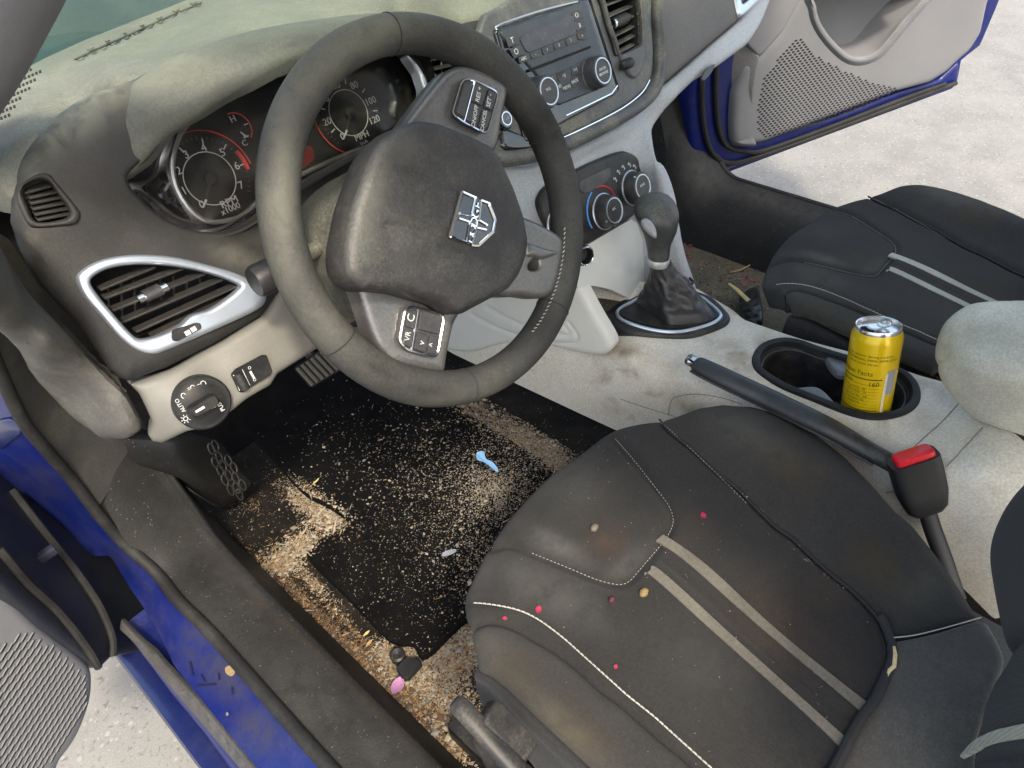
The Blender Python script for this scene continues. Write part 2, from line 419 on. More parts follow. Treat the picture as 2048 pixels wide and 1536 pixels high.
m_paintdark = mat('blue_body_inner', (.006, .012, .075), .35, coat=.3, dust=(.08, .075, .07), dust_amt=.3)
m_rubber = mat('seal_rubber', (.014, .014, .014), .65, spec=.3, dust=(.07, .066, .06), dust_amt=.4, dust_scale=25, bump=.2)
m_gap = mat('panel_gap', (.22, .21, .185), .9)
m_pedal = mat('dusty_pedal_rib', (.11, .10, .08), .8, dust=(.16, .14, .11), dust_amt=.4)
m_strip = mat('grey_flange', (.05, .05, .052), .5, dust=(.13, .12, .11), dust_amt=.5, dust_scale=30)
m_trim = mat('sill_trim_plastic', (.012, .012, .0118), .6, spec=.3, fcol=(.16, .15, .13), worn=((.03, .022, .014), (.05, .048, .043)), dust=(.032, .0305, .027), dust_amt=.5, dust_scale=13, bump=.5, bscale=330, up=.05, fine=.45)
m_carpet = mat('black_carpet', (.009, .0085, .008), .95, spec=.1, dust=(.05, .04, .028), dust_amt=.5, dust_scale=18, bump=.8, bscale=500, fine=.42)
m_mat = mat('black_mat_pile', (.004, .004, .0045), .95, spec=.08, dust=(.015, .014, .012), dust_amt=.5, dust_scale=25, bump=.9, bscale=650, fine=.24)
m_pcarpet = mat('dirty_passenger_carpet', (.085, .08, .06), .95, spec=.1, dust=(.20, .165, .11), dust_amt=.6, dust_scale=22, bump=.8, bscale=420, fine=.5)
m_fabric = mat('seat_fabric', (.033, .0315, .030), .9, spec=.12, worn=((.085, .05, .03), (.13, .125, .115)), sheen=.08, dust=(.06, .057, .05), dust_amt=.5, dust_scale=9, bump=.6, bscale=1400, weave=1.6, wscale=1900, stains=[(7, .6, .8, (.05, .03, .018), .4)], fine=.33)
m_fabric2 = mat('seat_bolster_fabric', (.041, .0395, .038), .9, spec=.12, worn=((.075, .055, .03), (.12, .115, .095)), sheen=.08, dust=(.07, .065, .055), dust_amt=.5, dust_scale=8, bump=.6, bscale=1400, weave=1.6, wscale=1900, stains=[(6, .6, .8, (.055, .04, .025), .4)])
m_back = mat('backrest_fabric', (.034, .0345, .036), .9, spec=.12, sheen=.08, dust=(.04, .04, .037), dust_amt=.3, bump=.25, weave=1.6, wscale=2600)
m_stripe = mat('seat_stripe', (.155, .14, .11), .7, dust=(.10, .085, .06), dust_amt=.7, dust_scale=22, bump=.3, weave=1., wscale=2200)
m_stripe2 = mat('seat_stripe_clean', (.42, .41, .33), .7, dust=(.33, .32, .26), dust_amt=.4, dust_scale=22, bump=.3, weave=1., wscale=2200)
m_thread = mat('pale_thread', (.42, .41, .36), .8)
m_seam = mat('dark_seam', (.02, .02, .021), .8)
m_door = mat('grey_door_card', (.165, .168, .18), .6, dust=(.33, .31, .26), dust_amt=.15, dust_scale=8, bump=.2, bscale=600, var=.04)
m_doord = mat('dark_door_card', (.16, .155, .155), .6, bump=.2, bscale=600)
m_can = mat('yellow_can_print', (.78, .52, .008), .3, metal=.25, spec=.5, coat=.25, var=.03)
m_ink = mat('dark_can_ink', (.11, .08, .01), .5)
m_buckle = mat('buckle_plastic', (.012, .012, .013), .5, bump=.1)
m_redbtn = mat('red_release', (.75, .012, .025), .35)
m_glass = bpy.data.materials.new('windscreen_glass'); m_glass.use_nodes = True
def _glass():
    T = m_glass.node_tree; N, L = T.nodes, T.links; N.remove(N['Principled BSDF'])
    a, g, x, f = N.new('ShaderNodeBsdfTransparent'), N.new('ShaderNodeBsdfGlossy'), N.new('ShaderNodeMixShader'), N.new('ShaderNodeFresnel')
    a.inputs[0].default_value = (.84, .91, .80, 1); g.inputs['Roughness'].default_value = .02; f.inputs[0].default_value = 1.45
    L.new(f.outputs[0], x.inputs[0]); L.new(a.outputs[0], x.inputs[1]); L.new(g.outputs[0], x.inputs[2]); L.new(x.outputs[0], N['Material Output'].inputs[0])
_glass()
m_lens = bpy.data.materials.new('dusty_clear_lens'); m_lens.use_nodes = True
def _lens():
    T = m_lens.node_tree; N, L = T.nodes, T.links; N.remove(N['Principled BSDF'])
    a, g, x, f, d_, y = N.new('ShaderNodeBsdfTransparent'), N.new('ShaderNodeBsdfGlossy'), N.new('ShaderNodeMixShader'), N.new('ShaderNodeFresnel'), N.new('ShaderNodeBsdfDiffuse'), N.new('ShaderNodeMixShader')
    g.inputs['Roughness'].default_value = .12; f.inputs[0].default_value = 1.45; d_.inputs[0].default_value = (.30, .29, .24, 1)
    n = N.new('ShaderNodeTexNoise'); n.inputs['Scale'].default_value = 60; n.inputs['Detail'].default_value = 6; tc = N.new('ShaderNodeTexCoord'); L.new(tc.outputs['Object'], n.inputs['Vector'])
    m = N.new('ShaderNodeMapRange'); m.inputs[1].default_value, m.inputs[2].default_value, m.inputs[3].default_value, m.inputs[4].default_value = .4, .75, .004, .045; L.new(n.outputs['Fac'], m.inputs[0])
    L.new(m.outputs[0], y.inputs[0]); L.new(a.outputs[0], y.inputs[1]); L.new(d_.outputs[0], y.inputs[2])
    L.new(f.outputs[0], x.inputs[0]); L.new(y.outputs[0], x.inputs[1]); L.new(g.outputs[0], x.inputs[2]); L.new(x.outputs[0], N['Material Output'].inputs[0])
_lens()
m_road = mat('pale_concrete', (.205, .20, .185), .9, dust=(.265, .258, .24), dust_amt=.6, dust_scale=1.2, bump=.9, bscale=55, fine=.52, fscale=52., fcol=(.32, .31, .29), fsz=.23, stains=[(90, .58, .66, (.10, .095, .085), .65), (40, .6, .68, (.14, .135, .12), .45), (120, .62, .72, (.09, .085, .075), .55), (150, .63, .69, (.40, .39, .37), .7), (1.1, .66, .75, (.15, .13, .10), .35)])

# ------------------------------------------------------------------ the setting
ROAD_Z = -.30
tag(ob('road', (A([(-40, -40, ROAD_Z), (40, -40, ROAD_Z), (40, 40, ROAD_Z), (-40, 40, ROAD_Z)]), [(0, 1, 2, 3)]), m_road), kind='structure')

car = empty('car', (0, -.3, ROAD_Z))
tag(car, 'blue car with both front doors open and a dusty black and grey cabin', 'car')

# ------------------------------------------------------------------ body shell
PF = Plane((0, .10, .503), (0, -.915, .403))        # the dashboard's face, tilted 24 degrees
seal_px = smooth([(-60, 600), (-30, 670), (0, 745), (42, 835), (80, 885), (143, 958), (201, 1034), (250, 1088), (313, 1146), (357, 1202), (402, 1246), (447, 1294), (554, 1416), (650, 1525), (770, 1655)], False)
seal_t = smooth([(a, 0) for a in (.565, .595, .64, .69, .73, .80, .85, .885, .895, .875, .86, .843, .79, .745, .70)], False)[:, 0]
seal_P = CAM+seal_t[:, None]*dirs(seal_px)
body = empty('body', (-.78, 0, -.1), car)
c_out = TPS([(p[0], p[1], 't', t_+.006) for p, t_ in zip(seal_px[6::6], seal_t[6::6])]+[
             (515, 1536, 'z', .108), (447, 1462, 'z', .108), (331, 1310, 'z', .108), (268, 1198, 'z', .125), (201, 1100, 'y', .31), (138, 1060, 'y', .36), (76, 1006, 'y', .38), (0, 935, 'y', .40), (-60, 870, 'y', .40)])
ledge = list(map(tuple, seal_px[6:]))+[(640, 1690), (515, 1536), (470, 1482), (400, 1395), (331, 1310), (308, 1265), (268, 1198), (214, 1118), (188, 1112), (124, 1078), (62, 1024), (14, 968), (-10, 950), (-60, 905), (-80, 500)]
LG = ob('sill_panel', patch(ledge, c_out, 12, thick=.004, grooves=[(smooth(s1((480, 600), (600, 740), (650, 860), (740, 1020)), False), .012, .006)]), m_paint, body)
wear_and_light(LG, dirt=[(330, 1180, 14, 40, -35, .5), (250, 1150, 20, 60, -35, .5)], pale=[(430, 1340, 90, 40, 45, .75), (520, 1460, 70, 40, 45, .6), (90, 960, 60, 20, 45, .4), (240, 1110, 40, 14, 45, .45), (390, 1270, 40, 24, 45, .6)])
marks = MB(); n_up = A([-.25, -.2, .95])
def _mark(pts, m): marks.add(slab(c_out.P(pts)+n_up*.0022, n_up, .0005), m)
m_tan = mat('dried_mud', (.22, .15, .08), .95); m_scr = mat('scraped_paint', (.003, .004, .035), .5)
_mark([tuple(q) for q in smooth(s1((1012, 1090), (1030, 1078), (1052, 1092), (1055, 1112), (1038, 1126), (1016, 1112)), n=3)], m_tan)
_mark([tuple(q) for q in smooth(s1((1016, 1290), (1024, 1286), (1028, 1296), (1018, 1304)), n=3)], m_alu)
for p in (((850, 1062), (858, 1060), (870, 1120), (862, 1126)), ((880, 1164), (970, 1158), (972, 1166), (882, 1172)), ((1036, 1176), (1044, 1172), (1050, 1206), (1042, 1210)), ((978, 1112), (984, 1112), (988, 1142), (980, 1144)), ((900, 1120), (905, 1116), (925, 1150), (920, 1154))): _mark(s1(*p), m_scr)
marks.build('sill_scuff', body)
fl = s1((548, 868), (600, 925), (660, 985), (745, 1068), (900, 1235), (1040, 1400), (1180, 1570))
fr_ = s1((1110, 1570), (940, 1370), (760, 1160), (660, 1040), (600, 970), (540, 915))
c_fl = TPS([(509, 1536, 'z', .106), (447, 1462, 'z', .106), (331, 1310, 'z', .106), (268, 1198, 'z', .120), (243, 1254, 'z', .100), (340, 1368, 'z', .094), (420, 1462, 'z', .094), (486, 1536, 'z', .094)])
ob('door_sill_flange', patch(list(smooth(fl, False))+list(smooth(fr_, False)), c_fl, 6, rnd=.004, rdep=.003, thick=.006, lift=.004, grooves=[(smooth(s1((500, 740), (600, 890), (700, 1030), (820, 1175), (1000, 1390), (1140, 1560)), False), .002, .003)]), m_strip, body)
rk = s1((540, 905), (600, 975), (660, 1045), (760, 1165), (940, 1375), (1110, 1575), (1050, 1600), (900, 1390), (760, 1220), (650, 1070), (560, 960))
c_rk = TPS([(243, 1254, 'z', .092), (340, 1368, 'z', .088), (420, 1462, 'z', .088), (486, 1536, 'z', .088), (245, 1275, 'z', .05), (340, 1395, 'z', .045), (402, 1470, 'z', .045), (455, 1540, 'z', .045)])
ob('sill_panel', patch(rk, c_rk, 8, rnd=.008, thick=.05), m_paint, body)
ob('rocker_panel', rbox((-.815, -.4, -.09), ((1, 0, 0), (0, 1, 0), (0, 0, 1)), (.02, .75, .11), .01), m_paintdark, body)
ob('door_seal', tube(seal_P, np.linspace(.0060, .0088, len(seal_px)), 10), m_rubber, body)
# hinge bracket with its bolt on the pillar
hb = MB(); hc = U(20, 872, 'y', .385)
hn = nrm(CAM-hc); hx, hy = frame(hn)
hb.add(slab(c_out.P(corners(z5((-20, 1060), (60, 1045), (115, 1080), (125, 1130), (60, 1180), (0, 1230), (-40, 1180)), 6))-dirs([(20, 872)])[0]*.004, hn, .006, .002), m_paintdark)
hb.add(lathe([(.011, .004), (.011, .010), (.008, .014), (.005, .014), (.004, .011), (0, .011)], hc-dirs([(20, 872)])[0]*.004, hn, 12), m_alu)
hb.build('hinge_bracket', body)

# inner sill trim, kick panel and the same pieces on the passenger side
c_sl = TPS([(179, 953, 'x', -.732), (313, 1127, 'x', -.732), (447, 1290, 'x', -.732), (670, 1533, 'x', -.732), (780, 1640, 'x', -.732), (400, 1000, 'z', .128), (463, 1092, 'z', .126), (542, 1182, 'z', .126), (621, 1264, 'z', .126), (716, 1357, 'z', .126), (796, 1427, 'z', .126), (880, 1502, 'z', .126), (360, 1050, 'z', .142), (500, 1210, 'z', .137), (640, 1360, 'z', .137), (760, 1480, 'z', .137), (470, 1120, 'z', .10), (550, 1206, 'z', .10), (628, 1286, 'z', .10), (722, 1378, 'z', .10), (802, 1447, 'z', .10),
            (495, 1107, 'z', -.005), (606, 1186, 'z', -.005), (669, 1249, 'z', -.005), (732, 1313, 'z', -.005), (780, 1360, 'z', -.005), (837, 1420, 'z', -.005), (900, 1480, 'z', -.005), (430, 1040, 'z', .02)])
st = [(172, 950)]+list(map(tuple, seal_px[33:]))+[(1040, 1650), (960, 1540), (845, 1425), (780, 1362), (732, 1315), (669, 1251), (606, 1188), (495, 1109), (430, 1040), (385, 950), (352, 890), (283, 884)]
sp3 = seal_P[44:]; o_ = np.argsort(-sp3[:, 1]); sp3 = sp3[o_]
loops = []
for y in np.linspace(.35, -.50, 62):
    zs = float(np.interp(-y, -sp3[:, 1], sp3[:, 2])); zs = (zs if y > -.3 else .142)+max(0, y-.25)*2.2
    up = max(0., zs-.15)
    zc = .128+up*.92; lf = min(max((y-.12)/.2, 0), 1)
    loops.append(A([(-.742, y, zs-.004), (-.718, y, zs*.8+.2*zc+.003), (-.692, y, zs*.4+.6*zc+.004), (-.670, y, zc+.003), (-.657, y, zc-.001), (-.650, y, zc-.010), (-.643, y, zc*.66), (-.630, y, zc*.32), (-.613, y, -.004), (-.613, y, -.02)]))
V_, F_ = rings([A([q for q in l]) for l in loops], False); F_ = [q for i, q in enumerate(F_) if (i+1) % 10]
P_ = smooth(A(loops[0]).reshape(10, 3), False, 4); Ls = [smooth(l, False, 5) for l in loops]; V_, F_ = rings(Ls, False); m_ = len(Ls[0]); F_ = [q for i, q in enumerate(F_) if (i+1) % m_]
wear_and_light(ob('sill_trim', (np.vstack([V_, V_-A([0, 0, .004])]), F_+[tuple(k+len(V_) for k in q[::-1]) for q in F_]), m_trim, body, 60),
     dirt=[(420, 900, 60, 25, -20, .5), (560, 1240, 220, 10, 42, .5), (740, 1410, 160, 12, 42, .6)], pale=[(470, 1180, 120, 60, 42, .45), (620, 1400, 160, 70, 42, .5), (330, 1040, 30, 12, -35, .35), (760, 1500, 90, 50, 40, .55), (540, 1150, 40, 18, 42, .5)])
c_kick = TPS([(0, 745, 't', .64), (80, 885, 't', .728), (143, 958, 't', .798), (201, 1034, 't', .848), (283, 890, 't', .90), (240, 800, 't', .86), (60, 760, 't', .70), (-30, 600, 't', .60)])
ob('pillar_trim', patch(list(map(tuple, seal_px[:36]))+[(215, 985), (283, 892), (300, 870), (250, 780), (120, 640), (20, 480), (-60, 430)], c_kick, 12, thick=.006), m_cap, body)
def mir(vf): v, f = vf; return v*A([-1, 1, 1]), [q[::-1] for q in f]
# passenger sill: extruded section along y, with the curved foot of its pillar
sec = [(.60, -.01), (.615, .04), (.635, .085), (.66, .115), (.695, .135), (.728, .141), (.735, .12), (.735, .0)]
def sillpath(y):          # height of the pillar's foot sweeping up at the front
    k = max(0, (y-.17)/.13); return min(k*k*.16, .5)
loops = []
for y in list(np.linspace(-1.2, .15, 12))+list(np.linspace(.17, .36, 14)):
    dz = sillpath(y); loops.append(A([(x, y, z+dz*(.3+.7*(i > 0))) for i, (x, z) in enumerate(sec)]))
vf = rings(loops, False); F = [q for i, q in enumerate(vf[1]) if (i+1) % len(sec)]
wear_and_light(ob('sill_trim', (vf[0], F), m_trim, body), pale=[(1400, 350, 40, 50, 20, .9), (1500, 385, 80, 22, 18, 1.), (1600, 420, 90, 18, 16, .9), (1390, 260, 18, 70, 0, .6)])
ob('pillar_trim', rbox((.70, .40, .28), ((1, 0, 0), (0, 1, 0), (0, 0, 1)), (.035, .06, .28), .02, 3), m_trim, body)
ob('door_seal', tube([(.737, y, .137+sillpath(y)) for y in list(np.linspace(-1.2, .15, 10))+list(np.linspace(.17, .33, 16))], .008, 8), m_rubber, body)
ob('sill_panel', rbox((.765, -.4, .03), ((1, 0, 0), (0, 1, 0), (0, 0, 1)), (.028, .75, .06), .012), m_paint, body)
ob('rocker_panel', rbox((.79, -.4, -.11), ((1, 0, 0), (0, 1, 0), (0, 0, 1)), (.02, .75, .09), .01), m_paintdark, body)
ob('pillar_panel', rbox((.775, .46, .30), ((1, 0, 0), (0, 1, 0), (0, 0, 1)), (.035, .05, .36), .012), m_paint, body)
# bonnet side, bulkhead, roof, pillars, windscreen
ob('bulkhead', rbox((0, .78, .28), ((1, 0, 0), (0, 1, 0), (0, 0, 1)), (.74, .02, .34), 0), m_black, body)
ob('bonnet', rbox((0, 1.25, .50), ((1, 0, 0), (0, 1, 0), (0, 0, 1)), (.72, .55, .03), .02), m_paint, body)
ob('roof', rbox((0, -.95, 1.13), ((1, 0, 0), (0, 1, 0), (0, 0, 1)), (.575, .78, .025), .02), m_paint, body)
ob('headliner', rbox((0, -.95, 1.098), ((1, 0, 0), (0, 1, 0), (0, 0, 1)), (.56, .76, .006), .004), mat('pale_headliner', (.68, .66, .61), .9), body)
ob('windscreen', (A([(-.60, .54, .69), (.60, .54, .69), (.53, -.17, 1.11), (-.53, -.17, 1.11)]), [(0, 1, 2, 3)]), m_glass, body)
for sgn in (-1, 1):
    p = A([(-.73, .42, .65), (-.69, .24, .75), (-.648, .095, .843), (-.605, -.06, .96), (-.565, -.20, 1.10)])*A([-sgn, 1, 1])
    ob('pillar_trim', tube(smooth(p, False), .039, 14, flat=1.2), m_door, body)
    ob('centre_pillar', rbox((sgn*.66, -1.02, .6), ((1, 0, 0), (0, 1, 0), (0, 0, 1)), (.06, .06, .53), .02), m_paint, body)

# ------------------------------------------------------------------ floor
floor = ob('floor_carpet', rbox((0, -.45, -.02), ((1, 0, 0), (0, 1, 0), (0, 0, 1)), (.64, 1.05, .02), 0), m_carpet, car)
ob('toe_board', rings([A([(-.64, y, z), (.64, y, z), (.64, y+.02, z-.03), (-.64, y+.02, z-.03)]) for y, z in ((.50, .002), (.58, .02), (.66, .10), (.74, .28), (.76, .5))]), m_mat, floor)
ob('passenger_carpet', rbox((.37, -.05, .003), ((1, 0, 0), (0, 1, 0), (0, 0, 1)), (.245, .62, .004), .002), m_pcarpet, floor)
# foot rest beside the sill
fr = s2((20, 470), (60, 430), (130, 425), (200, 445), (270, 480), (330, 560), (405, 680), (395, 720), (330, 790), (270, 825), (215, 805), (110, 690), (40, 580))
c_fr = TPS([(358, 880, 'x', -.635), (460, 890, 'z', .19), (510, 965, 'z', .095), (450, 1015, 'z', .065), (400, 970, 'x', -.635)])
ft = MB().add(patch(smooth(fr), c_fr, 9, rnd=.014, thick=.05), m_trim)
for q in [s2(p)[0] for p in ((205, 490), (185, 505), (225, 550), (205, 575), (272, 565), (245, 590), (230, 615), (300, 600), (275, 640), (255, 665), (310, 655), (345, 690), (315, 705), (285, 715), (330, 740))]:
    P = c_fr.P(resample(ell((q[0], q[1], 0), (4, -4.5, 0), (5.5, 9.5, 0), 18)[:, :2], 2.)); ft.add(tube(P-dirs([q])[0]*.003, .0013, 6, True), m_strip)
ft.build('foot_rest', car)
# brake and accelerator pedals
def pedal(name, px, z, n):
    pl = Plane(U(*A(px).mean(0), 'z', z), n); P = pl.P(corners(px, 8)); b = MB().add(slab(P, pl.n, .014, .003), m_black)
    q = A(px)
    for k in np.linspace(.08, .92, 7):
        a, c = q[0]*(1-k)+q[1]*k, q[3]*(1-k)+q[2]*k
        e = pl.off(.0155).P([a*.93+c*.07, a*.07+c*.93]); b.add(tube(e, .0034, 6), m_pedal)
    ctr = P.mean(0); b.add(tube([ctr, ctr+A([0, .04, .03]), ctr+A([0, .12, .25])], .009, 8), m_black)
    b.build(name, car)
pedal('brake_pedal', [(586, 737), (653, 690), (694, 733), (622, 777)], .14, (-.1, -.75, .66))
pedal('accelerator_pedal', [(708, 652), (735, 640), (758, 690), (724, 704)], .16, (0, -.8, .6))

# ------------------------------------------------------------------ dashboard
dash = empty('dashboard', (0, .25, .45), car)
ridge = smooth([(14, 400), (20, 359), (34, 308), (68, 253), (137, 191), (239, 147)], False)
c_top = TPS([(20, 359, PF, -.004), (68, 253, PF, -.004), (239, 147, PF, -.004), (32, 131, 'z', .695), (170, 65, 'z', .695), (342, 0, 'z', .695), (520, -60, 'z', .695), (130, 165, 'z', .712), (300, 90, 'z', .718), (480, 40, 'z', .735), (800, 0, 'z', .735), (620, 62, PF, -.008), (760, 44, PF, -.008), (480, 92, PF, -.008), (340, 130, PF, -.008), (1000, 15, PF, .0), (900, 45, PF, .004), (1120, -35, PF, 0), (1100, -90, 'z', .71), (-30, 230, 'z', .70), (-60, 380, 'z', .69)])
slot = smooth(z1((430, 340), (600, 262), (800, 172), (1000, 82), (1180, 5)), False)
tp = patch([(-60, 170), (-20, 152), (32, 131), (85, 104), (170, 66), (342, 0), (520, -70), (1300, -160), (1290, -70), (1120, -30), (1000, 22), (900, 50), (700, 56), (620, 70), (400, 120), (330, 150)]+list(map(tuple, ridge[6:][::-1]))+[(2, 372), (-60, 360)], c_top, 12, rnd=.012, thick=.02, grooves=[(slot, .003, .006), (smooth(z1((0, 800), (120, 720), (300, 600), (520, 440), (700, 340), (1000, 190), (1300, 60), (1500, 0)), False), .006, .003)])
b = MB().add(tp, m_dashtop)
top_pad = b.build('top_pad', dash)
g = MB()
for r in range(9):
    for c in range(12):
        px = (-20+r*3.5+c*7.5, 246-r*13.5-c*3.2)
        if not (px[1] > 128 and px[0] > -25 and px[1] > 150-1.0*px[0]*.2 and px[1] < 252-1.25*max(px[0], 0)): continue
        P = c_top.P([(px[0]-2.2, px[1]-1.2), (px[0]+2.2, px[1]-2.6), (px[0]+3, px[1]+2.4), (px[0]-1.4, px[1]+3.2)])
        g.add(slab(P, (0, -.2, 1), .0006), m_void)
P = c_top.P(slot); g.add(tube(P+A([0, 0, -.0015]), .0022, 6, flat=.5), m_cap)
for k in range(4, len(P)-2, 3): g.add(rbox(P[k]+A([0, 0, .0015]), (P[k+1]-P[k], (0, 1, 0), (0, 0, 1)), (.0035, .0022, .001), 0), m_dashtop)
g.build('defroster_grille', dash)
ob('cowl', patch([(20, 152), (90, 118), (178, 80), (358, 10), (530, -60), (440, -110), (334, -40), (120, -20), (40, 30), (0, 110)], TPS([(85, 104, 'z', .69), (342, 0, 'z', .69), (500, -60, 'z', .69), (130, 25, 'z', .715), (60, 10, 'z', .72), (250, -60, 'z', .72), (430, -100, 'z', .705)]), 10, thick=.006), mat('teal_cowl', (.02, .045, .042), .5, dust=(.10, .12, .10), dust_amt=.4), dash)

clus = smooth([(256, 356), (300, 312), (345, 270), (400, 230), (470, 190), (560, 145), (640, 112), (730, 92), (800, 96), (845, 140), (856, 190), (838, 228), (780, 272), (700, 314), (600, 372), (545, 412), (500, 448), (450, 466), (400, 464), (345, 446), (292, 408)])
fas = list(map(tuple, ridge))+[(330, 110), (480, 90), (700, 40), (860, 40), (1000, 8), (1060, -10), (1060, 150), (985, 250), (1010, 310), (960, 360), (800, 470), (640, 560), (566, 583), (530, 632), (444, 684), (342, 737), (294, 755), (262, 766), (246, 761), (222, 742), (154, 651), (79, 569), (34, 494), (14, 440)]
vent_hole = smooth(z5((510, 255), (530, 205), (640, 150), (800, 125), (1000, 130), (1200, 165), (1400, 235), (1420, 300), (1200, 425), (1090, 475), (950, 560), (820, 600), (750, 560), (640, 430), (560, 330)), n=4)
sv = smooth(z1((130, 1130), (160, 1080), (230, 1050), (290, 1065), (330, 1120), (400, 1220), (405, 1260), (370, 1285), (250, 1302), (195, 1285), (160, 1210)), n=4)
c_fas = TPS([(p[0], p[1], PF, -.006) for p in ridge[::5]]+[(95, 405, PF, .002), (250, 480, PF, .0), (200, 640, PF, 0), (500, 500, PF, 0), (400, 700, PF, 0), (600, 560, PF, 0), (900, 100, PF, 0), (900, 300, PF, 0), (34, 494, PF, -.004), (154, 651, PF, -.004), (180, 250, PF, .012), (280, 180, PF, .012)])
vmid = smooth(z2((1045, 372), (1072, 312), (1130, 285), (1205, 295), (1258, 360), (1208, 485), (1108, 476), (1060, 432)), n=4)
FAS = ob('fascia', patch(fas, c_fas, 9, rnd=.02, rdep=.014, thick=.012, holes=[clus, vent_hole, sv, vmid], hrnd=.004), m_dash, dash); wear_and_light(FAS, pale=[(150, 225, 120, 50, -38, .95), (215, 170, 60, 40, -30, .9), (60, 320, 40, 60, 20, .5), (600, 440, 120, 25, -25, .3), (870, 150, 40, 60, 0, .4), (470, 510, 60, 25, 20, .35), (40, 520, 20, 60, 20, .4)])
# end cap on the driver's side
cap = smooth([(14, 400), (20, 450), (34, 494), (79, 569), (154, 651), (222, 742), (248, 764), (274, 790), (298, 842), (296, 872), (250, 892), (205, 888), (164, 876), (85, 808), (34, 725), (-20, 600), (-60, 470), (-40, 360)], n=4)
c_cap = TPS([(34, 494, PF, -.004), (154, 651, PF, -.004), (246, 761, PF, -.006), (298, 845, PF, -.012), (20, 400, PF, -.004), (-40, 420, 'x', -.722), (34, 720, 'x', -.734), (85, 808, 'x', -.732), (164, 876, 'x', -.726), (240, 890, 'x', -.708), (90, 690, 'x', -.716)])
ob('end_cap', patch(cap, c_cap, 9, rnd=.022, rdep=.016, thick=.02, grooves=[(smooth(z5((0, 560), (60, 690), (200, 900), (330, 1060), (470, 1150)), False), .006, .003)]), m_cap, dash)
# light beige lower panel
PB = PF.off(-.006)
bp = [(240, 752), (262, 768), (294, 755), (342, 736), (444, 682), (530, 632), (562, 580), (640, 520), (760, 480), (800, 560), (745, 622), (643, 697), (562, 748), (548, 772), (500, 800), (461, 832), (432, 852), (405, 865), (372, 872), (350, 882), (322, 896), (302, 892), (292, 878), (298, 850), (274, 792)]
c_bp = TPS([(246, 758, PB, -.008), (300, 800, PB, -.004), (340, 760, PB, 0), (450, 690, PB, 0), (560, 600, PB, 0), (760, 500, PB, 0), (740, 610, PB, -.004), (643, 690, PB, 0), (405, 805, PB, .014), (405, 862, PB, .008), (355, 805, PB, .008), (455, 800, PB, .012), (505, 750, PB, .010), (545, 725, PB, .006), (322, 892, PB, -.03), (300, 860, PB, -.018), (420, 740, PB, .002), (350, 870, PB, -.008)])
low = ob('lower_panel', patch(bp, c_bp, 7, rnd=.010, thick=.012), m_beige, dash)
ob('knee_bolster', rbox((-.33, .20, .485), ((1, 0, 0), (0, 1, 0), (0, 0, 1)), (.33, .06, .02), .01), m_black, dash)

# ------------------------------------------------------------------ instrument cluster
cl = empty('instrument_cluster', (-.43, .2, .62), car)
PC = PF.off(-.032)
lip = [(253, 352), (290, 322), (328, 277), (376, 239), (444, 189), (547, 117), (649, 80), (740, 66), (830, 70), (920, 84)]
hood_px = smooth([(219, 384), (192, 357), (181, 332), (179, 305), (205, 263), (239, 205), (249, 166), (267, 144), (342, 99), (478, 51), (615, 26), (760, 12), (880, 22), (950, 50)], False)
hood_o = list(map(tuple, hood_px))+[(955, 80)]+[tuple(q) for q in smooth(lip[::-1], False)]
c_hood = TPS([(219, 384, PF, 0), (179, 305, PF, .0), (205, 263, PF, .004), (249, 166, PF, .006), (342, 99, PF, .008), (478, 51, PF, .012), (615, 26, PF, .018), (760, 12, PF, .02), (1000, 30, PF, -.004), (253, 352, PF, .012), (328, 277, PF, .036), (444, 189, PF, .058), (547, 117, PF, .066), (649, 80, PF, .066), (830, 70, PF, .055), (930, 90, PF, .02), (300, 210, PF, .034), (420, 120, PF, .044), (560, 68, PF, .048)])
HD = ob('hood', patch(hood_o, c_hood, 8, rnd=.016, rdep=.010, thick=.010), m_hood, cl); wear_and_light(HD, dirt=[(420, 190, 150, 14, -28, .5), (620, 80, 160, 20, -8, .6), (880, 60, 80, 30, 0, .7)], pale=[(330, 130, 120, 40, -25, .6)])
ring_px = smooth([(345, 328), (352, 290), (369, 256), (410, 219), (478, 170), (547, 138), (615, 114), (700, 96), (770, 94), (812, 118), (838, 152), (852, 185), (845, 212), (815, 250), (780, 277), (700, 306), (596, 352), (555, 376), (520, 400), (480, 433), (427, 444), (393, 431), (366, 400), (350, 366)])
c_bz = TPS([(256, 356, PF, -.004), (300, 330, PF, .016), (328, 277, PF, .03), (444, 189, PF, .05), (547, 117, PF, .056), (649, 82, PF, .056), (830, 75, PF, .04), (440, 470, PF, -.002), (345, 448, PF, -.002), (290, 408, PF, -.002), (540, 415, PF, -.002), (700, 316, PF, -.002), (855, 190, PF, 0), (840, 228, PF, 0)]+[(p[0], p[1], PC, 0) for p in ring_px[::9]])
bz_o = smooth([(252, 354), (290, 324), (328, 279), (376, 241), (444, 191), (547, 119), (649, 82), (740, 70), (830, 74), (866, 130), (870, 192), (845, 236), (780, 284), (700, 324), (600, 384), (545, 424), (500, 458), (450, 474), (400, 472), (345, 454), (285, 412), (262, 384)])
bz_n = 160; _ro, _ri = resample(bz_o, 2.), resample(ring_px, 2.); _ct = A((560, 290))
def _lp(poly, k): 
    i0 = np.argmin(np.arctan2((poly-_ct)[:, 1], (poly-_ct)[:, 0])); q = np.roll(poly, -i0, 0)
    return A([[np.interp(u_, np.linspace(0, 1, len(q)+1), np.r_[q[:, j_], q[0, j_]]) for j_ in (0, 1)] for u_ in np.linspace(0, 1, k, endpoint=False)])
_ar = lambda poly: (poly[:, 0]*np.roll(poly[:, 1], -1)-np.roll(poly[:, 0], -1)*poly[:, 1]).sum()
if _ar(_ro) < 0: _ro = _ro[::-1]
